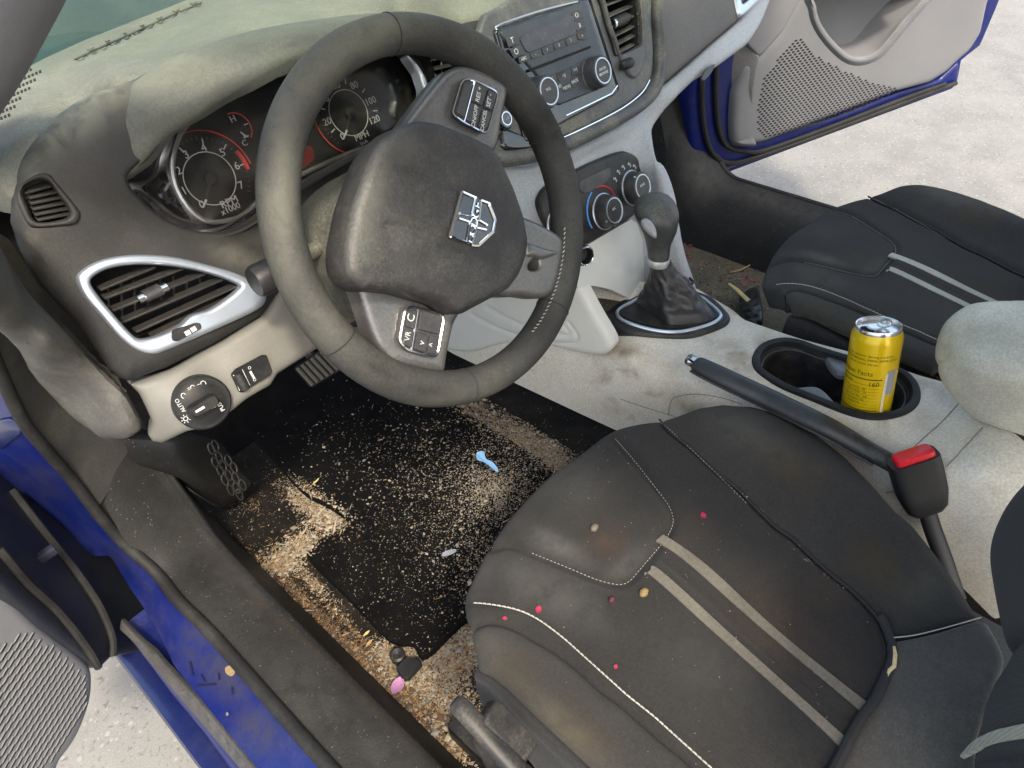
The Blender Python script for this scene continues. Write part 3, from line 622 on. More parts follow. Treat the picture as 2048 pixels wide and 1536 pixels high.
if _ar(_ri) < 0: _ri = _ri[::-1]
LO, LI = _lp(_ro, bz_n), _lp(_ri, bz_n)
lt_ = T1(0, 0, 't', 1.); POut = c_bz.P(LO); PIn = PC.P(LI)
for _ in range(6): POut = (np.roll(POut, 1, 0)+2*POut+np.roll(POut, -1, 0))/4
bl_ = []
for s_ in np.linspace(0, 1, 9): bl_.append(POut*(1-s_)+PIn*s_-PF.n*.010*math.sin(math.pi*s_))
_v, _f = rings(bl_, False); ob('bezel', (np.vstack([_v, _v-PF.n*.003]), _f+[tuple(q_+len(_v) for q_ in f_[::-1]) for f_ in _f]), m_gloss, cl)
ob('chrome_ring', sweep(PC.off(.002).P(resample(ring_px, 6)), [(-.0025, -.004), (-.002, .002), (0, .0035), (.0022, .002), (.003, -.004)], PC.n), m_ring, cl); ob('lens', patch(ring_px, PC.off(.010), 30, thick=.002), m_lens, cl)
ob('dial_panel', patch(ring_px, PC, 30, thick=.01, lift=-.003), m_face, cl)
EX = A([1., 0, 0]); EUP = np.cross(PF.n, EX); EUP = EUP*np.sign(EUP[2])
def px2(pl, p, h=0.): return pl.off(h).P([p])[0]
def arc(c, r, a0, a1, n=30, right=EX, up=EUP):
    return A([c+r*(math.cos(a)*right+math.sin(a)*up) for a in np.linspace(math.radians(a0), math.radians(a1), n)])
def gauge(c_px, r_in, labels, unit, sub, red, needle_to, size):
    c = px2(PC, c_px, .0005); b = MB()
    b.add(lathe([(0, .0), (r_in*1.75, .0), (r_in*1.78, -.002)], c-PC.n*.0022, PC.n, 48), m_face)
    b.add(tube(arc(c, r_in, 0, 354, 60), .00055, 5, True), m_print)
    for s, p in labels:
        P = px2(PC, p, .0006)
        if s == '|':
            d = nrm(P-c); b.add(rbox(P, (d, np.cross(d, PC.n), PC.n), (.003, .0006, .0003), 0), m_print)
        else: b.add(text(s, P, EX, EUP, size), m_print)
    b.add(text(unit, px2(PC, red[0], .0006), EX, EUP, size*.95), m_print)
    if sub: b.add(text(sub, px2(PC, red[1], .0006), EX, EUP, size*(.8 if sub[0] == 'x' else .5)), m_print)
    for r, a0, a1, w in red[2]: b.add(tube(arc(c+PC.n*.0004, r, a0, a1), w, 5), m_red)
    for k in range(36):
        a = math.radians(-40+k*260/35); d = math.cos(a)*EX+math.sin(a)*EUP
        b.add(rbox(c+d*r_in*1.52+PC.n*.0003, (d, np.cross(d, PC.n), PC.n), (.0012, .0003, .0002), 0), m_strip)
    gb = b.build('gauge', cl)
    t = px2(PC, needle_to, .004); d = nrm(t-c); s = MB()
    s.add(tube([c+PC.n*.004+d*r_in*.9, t], [.0014, .0008], 6), m_print); s.add(tube([c+PC.n*.004, c+PC.n*.004+d*r_in*.9], .0012, 6), m_black)
    s.add(lathe([(.0062, 0), (.0062, .005), (.0045, .0062), (0, .0062)], c, PC.n, 24), m_face); s.build('needle', cl)
gl = lambda *p: z1(p)[0]; g2 = lambda *p: z2(p)[0]
gauge(gl(1230, 1045), .0254, [('0', gl(1183, 1198)), ('1', gl(1078, 1118)), ('2', gl(1047, 1000)), ('3', gl(1090, 905)), ('4', gl(1193, 866)), ('5', gl(1303, 893)), ('6', gl(1387, 972)), ('7', gl(1411, 1085)), ('|', gl(1063, 878)), ('|', gl(1186, 828)), ('|', gl(1316, 860)), ('|', gl(1420, 962))],
      'RPM', 'x1000', (gl(1342, 1182), gl(1350, 1222), [(.0455, -2, 60, .0007), (.0405, -8, 20, .0022), (.0455, 60, 130, .0004)]), gl(1188, 1215), .0108)
gauge(g2(578, 660), .0245, [('0', g2(542, 800)), ('20', g2(452, 712)), ('40', g2(438, 580)), ('60', g2(505, 500)), ('80', g2(610, 500)), ('100', g2(706, 592)), ('120', g2(728, 702)), ('|', g2(486, 765)), ('|', g2(425, 637)), ('|', g2(462, 530)), ('|', g2(558, 475)), ('|', g2(665, 530)), ('|', g2(733, 648))],
      'MPH', 'km/h', (g2(655, 796), g2(668, 834), [(.0445, 165, 235, .0007)]), g2(548, 812), .0106)
c = px2(PC, gl(1385, 755), .0005); b = MB()
b.add(tube(arc(c, .0155, -50, 95, 24), .0007, 5), m_red); b.add(text('H', px2(PC, gl(1363, 697), .0006), EX, EUP, .009), m_print); b.add(text('C', px2(PC, gl(1432, 838), .0006), EX, EUP, .008), m_print)
P = px2(PC, gl(1440, 800), .0006); b.add(tube([P, P+EUP*.006+EX*-.003], [.0013, .0006], 6), m_print); b.add(rbox(P, (EX, EUP, PC.n), (.003, .0008, .0003), 0), m_print)
P = px2(PC, gl(1440, 727), .0006); b.add(rbox(P, (EX, EUP, PC.n), (.0022, .0005, .0003), 0), m_print)
b.build('temperature_gauge', cl)
ob('warning_light', slab(PC.off(.0004).P(corners(z2((270, 860), (360, 850), (380, 930), (300, 1000)), 8)), PC.n, .0006), mat('dim_red_lens', (.10, .008, .01), .4), cl)

# ------------------------------------------------------------------ air vents
def slats(b, outline_px, pl, lines, depth, w, m, side=None):
    for (p0, p1) in lines:
        P = pl.off(-depth).P([p0, p1]); d = nrm(P[1]-P[0]); c = P.mean(0); sv_ = A([0, -.97, .05]); sv_ = nrm(sv_-d*(sv_@d))
        b.add(rbox(c, (d, sv_, np.cross(d, sv_)), (np.linalg.norm(P[1]-P[0])/2, w, .0011), .0005, 1), m)
def bowl(b, outline, pl, depth, m, shrink=.9, top=0.):
    o = resample(outline, 5); P = pl.off(top).P(o); c = P.mean(0); Q = c+(P-c)*shrink-pl.n*(depth+top); b.add(rings([P, P-pl.n*(depth+top)*.5, Q], 'end'), m)
v = empty('air_vent', U(320, 600, PF), car); tag(v, 'silver framed driver side air vent with a slider tab')
out_v = smooth(z5((455, 240), (470, 190), (540, 140), (650, 102), (800, 85), (1000, 95), (1200, 138), (1420, 205), (1545, 290), (1565, 350), (1510, 410), (1300, 510), (1000, 640), (900, 668), (800, 640), (700, 560), (600, 450), (500, 335)), n=5)
c_v = PF.off(.005)
in_v = smooth(z5((535, 250), (560, 208), (650, 165), (800, 143), (1000, 150), (1200, 185), (1390, 250), (1400, 290), (1250, 400), (1130, 440), (1060, 500), (950, 555), (830, 580), (765, 540), (650, 410), (580, 325)), n=4)
ob('frame', patch(out_v, c_v, 5, rnd=.006, rdep=.004, thick=.008, holes=[in_v], hrnd=.004), m_satin, v)
b = MB(); bowl(b, in_v, PF, .05, m_void, .92); b.build('duct', v)
b = MB(); slats(b, in_v, PF, [z5(q[0], q[1]) for q in (((575, 285), (900, 150)), ((600, 335), (1060, 160)), ((650, 405), (1190, 190)), ((715, 470), (1290, 225)), ((785, 530), (1370, 265)), ((880, 560), (1330, 345)))], .010, .0050, m_dash)
for x in np.linspace(640, 1250, 9):
    P = PF.off(-.028).P(z5((x, 520-(x-640)*.42), (x-40+30, 250-(x-640)*.1))); b.add(tube(P, .0012, 5), m_button)
b.build('slat', v)
b = MB(); P = PF.off(-.002).P(z5((805, 348), (975, 272))); ct = P.mean(0); d = nrm(P[1]-P[0])
b.add(tube([P[0]+d*.006, P[1]-d*.006], .0075, 14, flat=.7), m_button); b.add(tube([P[0], P[0]+d*.006], .006, 10, flat=.7), m_chrome); b.add(tube([P[1]-d*.006, P[1]], .006, 10, flat=.7), m_chrome); b.build('slider_tab', v)
b = MB(); P = c_v.P(corners(z5((1000, 555), (1010, 525), (1150, 482), (1172, 490), (1175, 520), (1040, 592), (1008, 590)), 4)); b.add(slab(P, PF.n, .003, .001), m_black)
for q in ((1098, 543), (1132, 522)): b.add(rbox(px2(PF, z5(q)[0], .0115), (EX, EUP, PF.n), (.0025, .0022, .0005), 0), m_white)
b.build('thumbwheel', v)
v = empty('air_vent', U(90, 405, PF), car); tag(v, 'small side window demister vent at the dashboard end')
so_ = smooth(z1((100, 1140), (130, 1075), (220, 1022), (285, 1020), (330, 1070), (440, 1200), (470, 1255), (440, 1310), (330, 1325), (210, 1333), (160, 1310), (115, 1220)), n=5)
ob('frame', patch(so_, c_fas, 5, rnd=.005, rdep=.003, thick=.008, lift=.004, holes=[sv], hrnd=.004), m_dash, v)
b = MB(); bowl(b, sv, PF, .04, m_void); b.build('duct', v)
b = MB(); slats(b, sv, PF, [z1(*q) for q in (((150, 1115), (285, 1078)), ((155, 1150), (320, 1113)), ((165, 1182), (345, 1145)), ((175, 1215), (365, 1178)), ((190, 1247), (385, 1210)), ((205, 1278), (400, 1240)))], .008, .007, m_dash); b.build('slat', v)

# ------------------------------------------------------------------ switches on the beige panel
sw = empty('headlight_switch', U(405, 805, PB, .016), car); PK = Plane(U(405, 805, PB, .016), (-.10, -.90, .42))
cK = PK.p; KX, KU = nrm(EX-PK.n*PK.n[0]), None; KU = np.cross(PK.n, KX)
b = MB().add(lathe([(.0262, -.01), (.0262, .002), (.0245, .0035), (.019, .0035), (.018, .0042), (.0, .0042)], cK, PK.n, 48), m_switch)
b.add(text('AUTO', px2(PK, z5((1056, 968))[0], .0045), KU, -KX, .0052), m_white)
b.add(text('PUSH', px2(PK, z5((1288, 966))[0], .0075), KU, -KX, .0054), m_white)
P = px2(PK, z5((1075, 912))[0], .0038); b.add(tube(ell(P, KX*.002, KU*.0026, 14), .0004, 5, True), m_white)
P = px2(PK, z5((1087, 1046))[0], .0038); b.add(tube(ell(P, KX*.002, KU*.002, 14), .0004, 5, True), m_white)
for k in range(8):
    d = math.cos(k*.785)*KX+math.sin(k*.785)*KU; b.add(tube([P+d*.003, P+d*.0044], .0004, 5), m_white)
for q, s in (((1190, 840), 1), ((1128, 862), .8), ((1255, 968), .7)):
    P = px2(PK, z5(q)[0], .0055 if q[0] > 1200 else .0038); b.add(tube(ell(P, KX*.0022*s, KU*.0026*s, 12), .0004, 5, True), m_white)
    for j in (-1, 0, 1): b.add(tube([P-KX*.003*s+KU*j*.0014, P-KX*.0058*s+KU*j*.0014], .0003, 5), m_white)
b.build('dial', sw)
b = MB(); P = PK.off(.005).P(z5((1115, 985), (1215, 940))); d = KX
kb = ell(cK+PK.n*.005-KX*.002, KX*.0142, KU*.0058, 28, 4); b.add(rings([kb, kb+PK.n*.010, cK+PK.n*.017+(kb-cK-PK.n*.005)*.86]), m_switch)
b.add(rbox(cK-KX*.007+PK.n*.0172, (KX, KU, PK.n), (.0045, .0011, .0006), 0), m_white); b.build('knob', sw)
dm = empty('dimmer_switch', U(503, 748, PB, .012), car); PD = Plane(U(503, 748, PB, .012), PB.n)
b = MB().add(slab(PD.P(corners(z5((1348, 785), (1375, 755), (1530, 672), (1555, 672), (1588, 765), (1575, 790), (1420, 890), (1395, 888)), 3)), PD.n, .003, .001), m_switch)
b.add(tube(PD.off(.0035).P(z5((1366, 790), (1403, 880))), .0006, 5), m_white); b.add(tube(PD.off(.0035).P(z5((1418, 758), (1462, 850))), .0004, 5), m_white)
for q in ((1468, 775), (1476, 790), (1484, 804)): b.add(rbox(px2(PD, z5(q)[0], .0035), (EX, EUP, PD.n), (.0011, .0014, .0003), 0), m_white)
for q in ((1460, 748), (1490, 818)): b.add(tube(ell(px2(PD, z5(q)[0], .0035), EX*.0013, EUP*.0013, 12), .0003, 5, True), m_white)
b.build('plate', dm)
P = PD.off(.003).P(z5((1388, 785), (1432, 868))); ob('thumbwheel', tube([P[0], P.mean(0)+PD.n*.001, P[1]], .0055, 14), m_black, dm)

# ------------------------------------------------------------------ steering wheel and column
WC = A([-.37, 0, .596]); ta = math.radians(26.979); WA = A([0, -math.cos(ta), math.sin(ta)]); W1 = EX; W2 = np.cross(WA, W1)
def wp(a, b, h=0.): return WC+a*W1+b*W2+h*WA
def WPl(h): return Plane(WC+WA*h, WA)
wheel = empty('steering_wheel', WC, car); tag(wheel, 'dusty black leather steering wheel turned a quarter turn to the left')
n = 160; path = A([wp(.1705*math.cos(t), .1705*math.sin(t)) for t in np.linspace(0, 2*math.pi, n, endpoint=False)])
th = np.degrees(np.linspace(0, 2*math.pi, n, endpoint=False))
rr = np.full(n, .0178)
for c_ in (45, 225): rr += .0016*np.exp(-(((th-c_+180) % 360-180)/18)**2)
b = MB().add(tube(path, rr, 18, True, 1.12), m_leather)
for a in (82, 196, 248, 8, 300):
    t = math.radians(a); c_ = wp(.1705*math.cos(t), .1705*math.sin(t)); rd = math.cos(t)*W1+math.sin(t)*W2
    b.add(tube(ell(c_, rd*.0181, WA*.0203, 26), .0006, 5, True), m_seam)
rim = b.build('rim', wheel); wear_and_light(rim, dirt=[(850, 780, 60, 12, 5, .6), (760, 740, 40, 12, 30, .7), (1100, 640, 20, 50, 30, .5), (1160, 520, 14, 40, 5, .4), (1090, 260, 60, 90, 30, .7)], pale=[(560, 400, 40, 260, 0, .6), (700, 110, 200, 50, -35, .45), (640, 640, 70, 60, 45, .4), (1120, 560, 18, 60, 10, .35), (950, 790, 120, 14, -8, .3)])  # pale left is dust with the rim's sunlit side painted in
b = MB()
for t in np.radians(np.arange(284, 332, 1.9)):
    rd = math.cos(t)*W1+math.sin(t)*W2; tn = np.cross(WA, rd); c_ = wp(.1705*math.cos(t), .1705*math.sin(t))-rd*.0150+WA*.0112
    b.add(tube([c_-tn*.0016-rd*.0012, c_+tn*.0016+rd*.0012], .0006, 5), m_thread)
b.build('stitching', rim)
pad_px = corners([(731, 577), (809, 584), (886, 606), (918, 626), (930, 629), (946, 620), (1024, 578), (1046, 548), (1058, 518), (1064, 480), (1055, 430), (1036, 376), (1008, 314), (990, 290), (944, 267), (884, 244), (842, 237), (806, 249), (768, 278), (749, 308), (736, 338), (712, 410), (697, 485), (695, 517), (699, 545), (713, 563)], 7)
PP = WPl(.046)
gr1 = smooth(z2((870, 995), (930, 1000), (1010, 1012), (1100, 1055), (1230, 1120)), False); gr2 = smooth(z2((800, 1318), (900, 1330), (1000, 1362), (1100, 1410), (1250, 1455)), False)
wear_and_light(ob('airbag_cover', patch(pad_px, PP, 6, rnd=.010, rdep=.009, thick=.032, grooves=[(gr1, .003, .0022), (gr2, .003, .0022)]), m_pad, wheel), pale=[(732, 410, 34, 160, 12, .5), (785, 290, 60, 40, 0, .25), (800, 480, 50, 80, 10, .12)])  # paler left: dust plus the sunlit half put into the vinyl colour
ob('hub', lathe([(.05, -.06), (.058, -.02), (.062, .0), (.058, .028), (0, .03)], WC+A([-.02, 0, 0]), WA, 40), m_spoke, wheel)
# spokes, traced on the wheel's own plane
def spoke(px, h, holes=(), lift=0.): return patch(smooth(px, n=4), WPl(h), 6, rnd=.008, rdep=.006, thick=.018, holes=holes, hrnd=.003)
sp_u = z2((900, 760), (1000, 600), (1130, 440), (1190, 395), (1260, 378), (1350, 400), (1470, 455), (1510, 485), (1522, 530), (1490, 680), (1445, 880), (1300, 900), (1000, 860))
sp_l = z6((205, 540), (240, 640), (300, 830), (355, 970), (420, 1060), (480, 1115), (640, 1150), (780, 1172), (830, 1165), (850, 1050), (895, 850), (935, 740), (800, 600), (500, 540))
sp_r = z6((1290, 120), (1400, 125), (1530, 185), (1635, 255), (1648, 330), (1625, 480), (1595, 590), (1560, 645), (1480, 672), (1350, 655), (1200, 640), (1150, 400))
hole = smooth(z6((1395, 440), (1440, 395), (1460, 402), (1462, 470), (1400, 480)), n=3)
s_u = ob('spoke', spoke(sp_u, .012), m_spoke, wheel); s_l = ob('spoke', spoke(sp_l, .012), m_spoke, wheel)
b = MB().add(spoke(sp_r, .010, [hole]), m_spoke)
b.add(patch(smooth(z6((1380, 300), (1410, 290), (1500, 320), (1600, 350), (1590, 375), (1500, 408), (1440, 395), (1380, 380)), n=4), WPl(.014), 5, rnd=.006, thick=.01), m_spoke); b.build('spoke', wheel)
def switch_panel(frame_px, h, dividers, blanks, marks, par):
    pl = WPl(h); o = corners(frame_px, 9); b = MB()
    b.add(patch(corners(A(frame_px), 9), pl, 8, thick=.006, lift=.001), m_button)
    b.add(tube(pl.off(.0015).P(resample(o, 4)), .0013, 6, True), m_chrome)
    for p in dividers: b.add(tube(pl.off(.0018).P(p), .0010, 6), m_chrome)
    sp = b.build('switch_panel', wheel)
    for q in blanks:
        c_ = A(q).mean(0); bb = MB().add(slab(pl.off(.001).P(corners(c_+(A(q)-c_)*.93, 3)), pl.n, .0022, .0006), m_button)
        for s, p, size in marks:
            if inside(A([p]), A(q))[0]: bb.add(text(s, px2(pl, p, .0034), MR, MU, size), m_white)
        bb.build('button', sp)
    return sp
MU = -nrm(.98*W1-.12*W2); MR = np.cross(MU, WA)          # the lettering turns with the wheel
tmp = nrm(WPl(.03).P(z2((1325, 700)))[0]-WPl(.03).P(z2((1300, 640)))[0])
MR = nrm(WPl(.03).P(z2((1338, 530)))[0]-WPl(.03).P(z2((1310, 690)))[0]); MU = np.cross(WA, MR)
switch_panel(z2((1180, 665), (1235, 480), (1262, 462), (1310, 470), (1440, 535), (1448, 560), (1392, 765), (1370, 780), (1245, 715)), .0165,
   [z2((1314, 478), (1252, 712))], [z2((1310, 482), (1388, 515), (1352, 628), (1280, 592)), z2((1392, 520), (1440, 548), (1412, 655), (1358, 632)), z2((1278, 600), (1348, 635), (1320, 745), (1256, 706)), z2((1354, 640), (1410, 662), (1382, 762), (1326, 745)), z2((1245, 485), (1302, 478), (1246, 700), (1196, 670))],
   [('RES +', z2((1338, 552))[0], .0066), ('SET -', z2((1400, 588))[0], .0066), ('ON/OFF', z2((1316, 680))[0], .0062), ('CANCEL', z2((1368, 705))[0], .0058)], wheel)
switch_panel(z6((508, 960), (548, 745), (590, 727), (785, 778), (812, 805), (770, 1045), (745, 1072), (560, 1020)), .0165,
   [z6((634, 742), (588, 1022))], [z6((560, 752), (625, 745), (605, 885), (540, 868)), z6((538, 878), (602, 892), (582, 1015), (522, 985)), z6((642, 748), (800, 790), (778, 925), (622, 885)), z6((618, 895), (698, 915), (678, 1045), (596, 1020)), z6((704, 918), (776, 935), (755, 1060), (685, 1045))],
   [('C', z6((588, 805))[0], .011), ('VR', z6((565, 930))[0], .0075), ('v', z6((660, 975))[0], .009), ('^', z6((730, 990))[0], .009)], wheel)
# emblem: a shield split by a cross, its name on the crossbar
b = MB(); PE = PP.off(.0005)
sh = corners(z2((1236, 1118), (1330, 1160), (1398, 1185), (1440, 1285), (1425, 1362), (1330, 1445), (1290, 1440), (1165, 1390)), 7)
b.add(slab(PE.P(A(sh)), PE.n, .0015, .0005), m_gloss)
for p, r in ((z2((1322, 1158), (1240, 1122), (1170, 1385), (1270, 1420)), .0016), (z2((1350, 1172), (1398, 1190), (1436, 1288), (1422, 1358), (1335, 1438), (1298, 1436)), .0016),
          (z2((1322, 1158), (1298, 1262), (1230, 1248)), .0014), (z2((1222, 1278), (1288, 1300), (1270, 1420)), .0014), (z2((1350, 1172), (1338, 1288), (1388, 1318)), .0014), (z2((1382, 1345), (1325, 1332), (1298, 1436)), .0014)):
    P = PE.off(.0022).P(resample(p, 3, False)); b.add(tube(P, r, 6), m_chrome)
q0, q1 = PE.off(.002).P(z2((1286, 1420), (1338, 1178))); d = nrm(q1-q0)
for k, ch in enumerate('DODGE'):
    b.add(text(ch, q0+(q1-q0)*(k+.5)/5, d, np.cross(WA, d), .0125, .0008), m_chrome)
b.build('emblem', wheel)
# column shroud and the two stalks
col = empty('steering_column', WC-WA*.08, car)
loops = []
for h, ra, rb in ((-.022, .080, .060), (-.032, .094, .070), (-.06, .104, .078), (-.10, .102, .078), (-.16, .09, .075), (-.20, .08, .07)):
    loops.append(ell(WC+WA*h+W1*(-.012)-W2*.004, W1*ra, W2*rb, 36, 2.6))
ob('shroud', rings(loops[::-1]), m_shroud, col)
b = MB(); p0 = U(690, 470, Plane(WC-WA*.065, WA)); p1 = U(522, 566, 'y', -.005+.02)
pl_ = Plane(WC-WA*.06, WA); p0, pm, p1 = px2(pl_, (700, 455)), px2(pl_, (600, 520)), px2(pl_, (508, 566))
d = nrm(p1-pm); b.add(tube([p0, pm], .008, 12), m_shroud); b.add(tube([pm, pm+d*.006, p1-d*.004, p1], [.009, .0145, .0155, .0135], 18), m_black)
b.build('indicator_stalk', col)
ob('wiper_stalk', tube([WC-WA*.06+W1*.05, WC-WA*.058+W1*.12-W2*.005], [.007, .010], 12), m_shroud, col)

# ------------------------------------------------------------------ centre stack
PS = PF
stk = empty('centre_stack', U(1110, 150, PS), car)
sur = smooth([(960, 40), (985, 20), (1080, -30), (1250, -60), (1296, -30), (1300, 40), (1304, 120), (1298, 160), (1282, 185), (1245, 215), (1180, 250), (1100, 285), (1040, 302), (1000, 308), (965, 300), (940, 250), (930, 150)], n=4)
radio_o = corners([(988, 58), (1178, -8), (1240, 185), (1052, 288)], 10)
ob('surround', patch(sur, PS, 6, rnd=.006, thick=.01, lift=.006, holes=[corners([(992, 62), (1174, -4), (1234, 183), (1054, 282)], 9), smooth(z3((858, -40), (868, 40), (902, 180), (942, 290), (967, 372), (990, 369), (1093, 320), (1109, 280), (1107, 150), (1092, 20), (1084, -50)), n=4)]), m_stackdark, stk)
roll = smooth([(940, 300), (990, 318), (1045, 314), (1110, 296), (1190, 260), (1255, 224), (1292, 196), (1310, 165), (1316, 110), (1312, 40), (1306, -40)], False)
ob('edge_roll', tube(PS.P(roll)+PS.n*.004, .0105, 14), m_stackdark, stk)
ob('chrome_line', tube(PS.off(.0065).P(smooth([(996, 303), (1040, 302), (1100, 286), (1180, 250), (1243, 217), (1282, 187), (1299, 160)], False)), .0014, 6), m_chrome, stk)
ob('gloss_trim', patch(smooth(z3((140, 880), (250, 900), (420, 985), (440, 1010), (330, 1038), (200, 1040), (140, 1000)), n=4), PS, 6, rnd=.006, thick=.01, lift=.0085), m_gloss, stk)
b = MB(); sbp = px2(PS, z3((205, 812))[0], .010); b.add(lathe([(.013, -.006), (.013, .001), (.011, .003), (.0, .003)], sbp, PS.n, 30), m_gloss); b.add(tube(ell(sbp+PS.n*.003, EX*.008, EUP*.008, 24), .0008, 5, True), m_chrome)
b.add(text('START', sbp+PS.n*.0035, EX, EUP, .0045), m_white); b.build('start_button', stk)
# radio
rad = empty('radio', U(1110, 140, PS, .012), car); tag(rad, 'dusty car radio with a dark display, buttons and two silver ringed knobs')
PR = PS.off(.010)
b = MB().add(patch(radio_o, PR, 5, rnd=.004, thick=.014), m_gloss)
b.add(patch(corners(z3((160, 215), (715, 15), (748, 15), (780, 105), (925, 560), (905, 585), (560, 725), (400, 500), (180, 260)), 7), PR, 4, rnd=.003, thick=.006, lift=.003), m_radio)
b.add(tube(PR.off(.001).P(smooth(z3((148, 205), (165, 170), (430, 78), (700, 10)), False)), .0012, 6), m_chrome)
b.add(tube(PR.off(.0).P(z3((970, 585), (930, 640), (620, 790))), .0015, 6), m_chrome)
b.build('faceplate', rad)
ob('screen', slab(PR.off(.0033).P(corners(z3((300, 260), (345, 228), (640, 105), (665, 110), (690, 205), (672, 235), (385, 352), (350, 360)), 6)), PS.n, .0012, .0003), m_screen, rad)
ob('disc_slot', slab(PR.off(.0031).P(z3((365, 472), (785, 312), (790, 328), (372, 492))), PS.n, .0006), m_void, rad)
def btn(px, label=None, size=.006, par=rad, pl=PR.off(.0016), m=m_button, at=None, up=EUP, right=EX):
    b = MB().add(slab(pl.off(.0014).P(corners(px, 3)), PS.n, .0014, .0004), m)
    if label: b.add(text(label, px2(pl, at or tuple(A(px).mean(0)), .003), right, up, size), m_white)
    b.build('button', par)
btn(z3((205, 255), (285, 228), (302, 300), (225, 325)), 'T', .010); btn(z3((230, 335), (305, 308), (330, 372), (262, 400)), 'O', .010)
btn(z3((655, 88), (715, 68), (735, 120), (672, 145)), 'O', .009); btn(z3((675, 155), (738, 130), (757, 195), (690, 215)), 'B', .008); btn(z3((692, 225), (758, 205), (770, 255), (745, 275), (700, 270)), '>', .007)
for k in range(5):
    x0, y0 = 290+k*80, 392-k*31
    btn(z3((x0, y0), (x0+74, y0-29), (x0+86, y0+18), (x0+14, y0+46)), ('ABC', '-', '1', '2', '3')[k], .0055)
for px, s in ((z3((478, 528), (545, 500), (560, 545), (500, 575)), '|<<'), (z3((550, 500), (645, 460), (652, 510), (620, 550), (570, 560)), '>||'), (z3((650, 460), (712, 432), (715, 495), (658, 520)), '>>|'), (z3((505, 585), (590, 552), (600, 620), (545, 640)), 'AUDIO'), (z3((596, 585), (650, 560), (655, 610), (605, 628)), 'MENU'), (z3((656, 535), (715, 505), (700, 575), (660, 600)), 'BACK')): btn(px, s, .0058)
def knob(px, pl, r, h, ring, label, par, m=m_button, tick=None, name='knob'):
    c_ = px2(pl, px); b = MB()
    b.add(lathe([(r*1.06, -.002), (r*1.06, .001), (r, .002), (r*.96, h*.85), (r*.9, h), (r*.74, h), (r*.72, h-.0006), (0, h-.0006)], c_, pl.n, 44), m)
    b.add(lathe([(r*.80, h-.0004), (r*.80, h+.0008), (r*.73, h+.0008), (r*.71, h-.0004)], c_, pl.n, 44), ring)
    if tick is not None:
        d = math.cos(tick)*EX+math.sin(tick)*EUP; b.add(rbox(c_+d*r*.86+pl.n*(h*.9), (d, np.cross(d, pl.n), pl.n), (.004, .001, .0015), 0), ring)
        b.add(lathe([(r*1.14, -.001), (r*1.16, .0012), (r*1.10, .0022), (r*1.07, .001)], c_, pl.n, 44), ring)
    for k, s in enumerate(label): b.add(text(s, c_+pl.n*h+EUP*(.0025-.006*k), EX, EUP, .0052), m_white)
    b.build(name, par)
knob(z3((800, 505))[0], PR.off(.002), .0215, .020, m_satin, ('ENTER', 'BROWSE'), rad); knob(z3((432, 645))[0], PR.off(.002), .0215, .020, m_satin, ('VOL',), rad)
# centre vent on the passenger side of the radio, and the one behind the wheel
v = empty('air_vent', U(1245, 60, PS), car); tag(v, 'tall narrow centre air vent right of the radio')
vo = smooth(z3((850, -60), (865, 40), (900, 180), (940, 290), (965, 375), (990, 372), (1095, 322), (1112, 280), (1110, 150), (1095, 20), (1085, -70)), n=4)
fo = smooth(z3((830, -70), (850, 60), (890, 220), (935, 330), (985, 470), (1035, 540), (1080, 530), (1125, 440), (1145, 300), (1145, 100), (1130, -80)), n=4)
ob('frame', patch(fo, PS, 6, rnd=.004, thick=.01, lift=.011, holes=[vo], hrnd=.003), m_stackdark, v)
b = MB(); bowl(b, vo, PS, .045, m_void, top=.01); b.build('duct', v)
b = MB(); slats(b, vo, PS, [z3(*q) for q in (((868, 40), (1020, -20)), ((890, 115), (1085, 28)), ((910, 185), (1095, 92)), ((930, 250), (1105, 160)), ((950, 305), (1110, 222)), ((968, 360), (1112, 280)))], .001, .006, m_stackdark); b.build('slat', v)
P = PS.off(.004).P(z3((935, 165), (1060, 110))); b = MB().add(tube([P[0], P[0]*.6+P[1]*.4, P[0]*.25+P[1]*.75, P[1]], [.007, .0085, .008, .003], 12), m_black); b.add(tube([P[0], P[0]*.9+P[1]*.1], .0075, 12), m_chrome); b.build('slider_tab', v)
P = PS.off(.012).P(z3((1000, 455), (1075, 420))); ob('thumbwheel', tube([P[0], P[0]*.8+P[1]*.2, P[0]*.2+P[1]*.8, P[1]], [.004, .0075, .0075, .004], 12), m_black, v)
v = empty('air_vent', U(885, 130, PS), car); tag(v, 'narrow centre air vent half hidden behind the steering wheel rim')
vo = smooth(z2((1050, 370), (1075, 315), (1130, 290), (1200, 300), (1250, 360), (1200, 480), (1110, 470), (1065, 430)), n=4); fo = smooth(z2((1035, 370), (1065, 300), (1130, 275), (1230, 285), (1280, 360), (1230, 500), (1100, 490), (1050, 440)), n=4)
ob('frame', patch(fo, PS, 6, rnd=.003, thick=.008, lift=.006, holes=[vo], hrnd=.002), m_stackdark, v)
b = MB(); bowl(b, vo, PS, .04, m_void, top=.005); b.build('duct', v); b = MB(); slats(b, vo, PS, [z2(*q) for q in (((1050, 350), (1160, 318)), ((1060, 405), (1160, 380)), ((1075, 450), (1140, 432)))], -.001, .006, m_dash); b.add(tube(PS.P(z2((1115, 310), (1125, 460))), .0012, 5), m_button); b.build('slat', v)
# silver edge strip right of the cluster
ob('edge_trim', patch(smooth(z2((890, 345), (905, 340), (960, 400), (1005, 480), (1032, 560), (1030, 600), (985, 650), (975, 600), (985, 540), (965, 470), (950, 430)), n=4), c_fas, 5, rnd=.004, thick=.012, lift=.012), m_satin, stk)

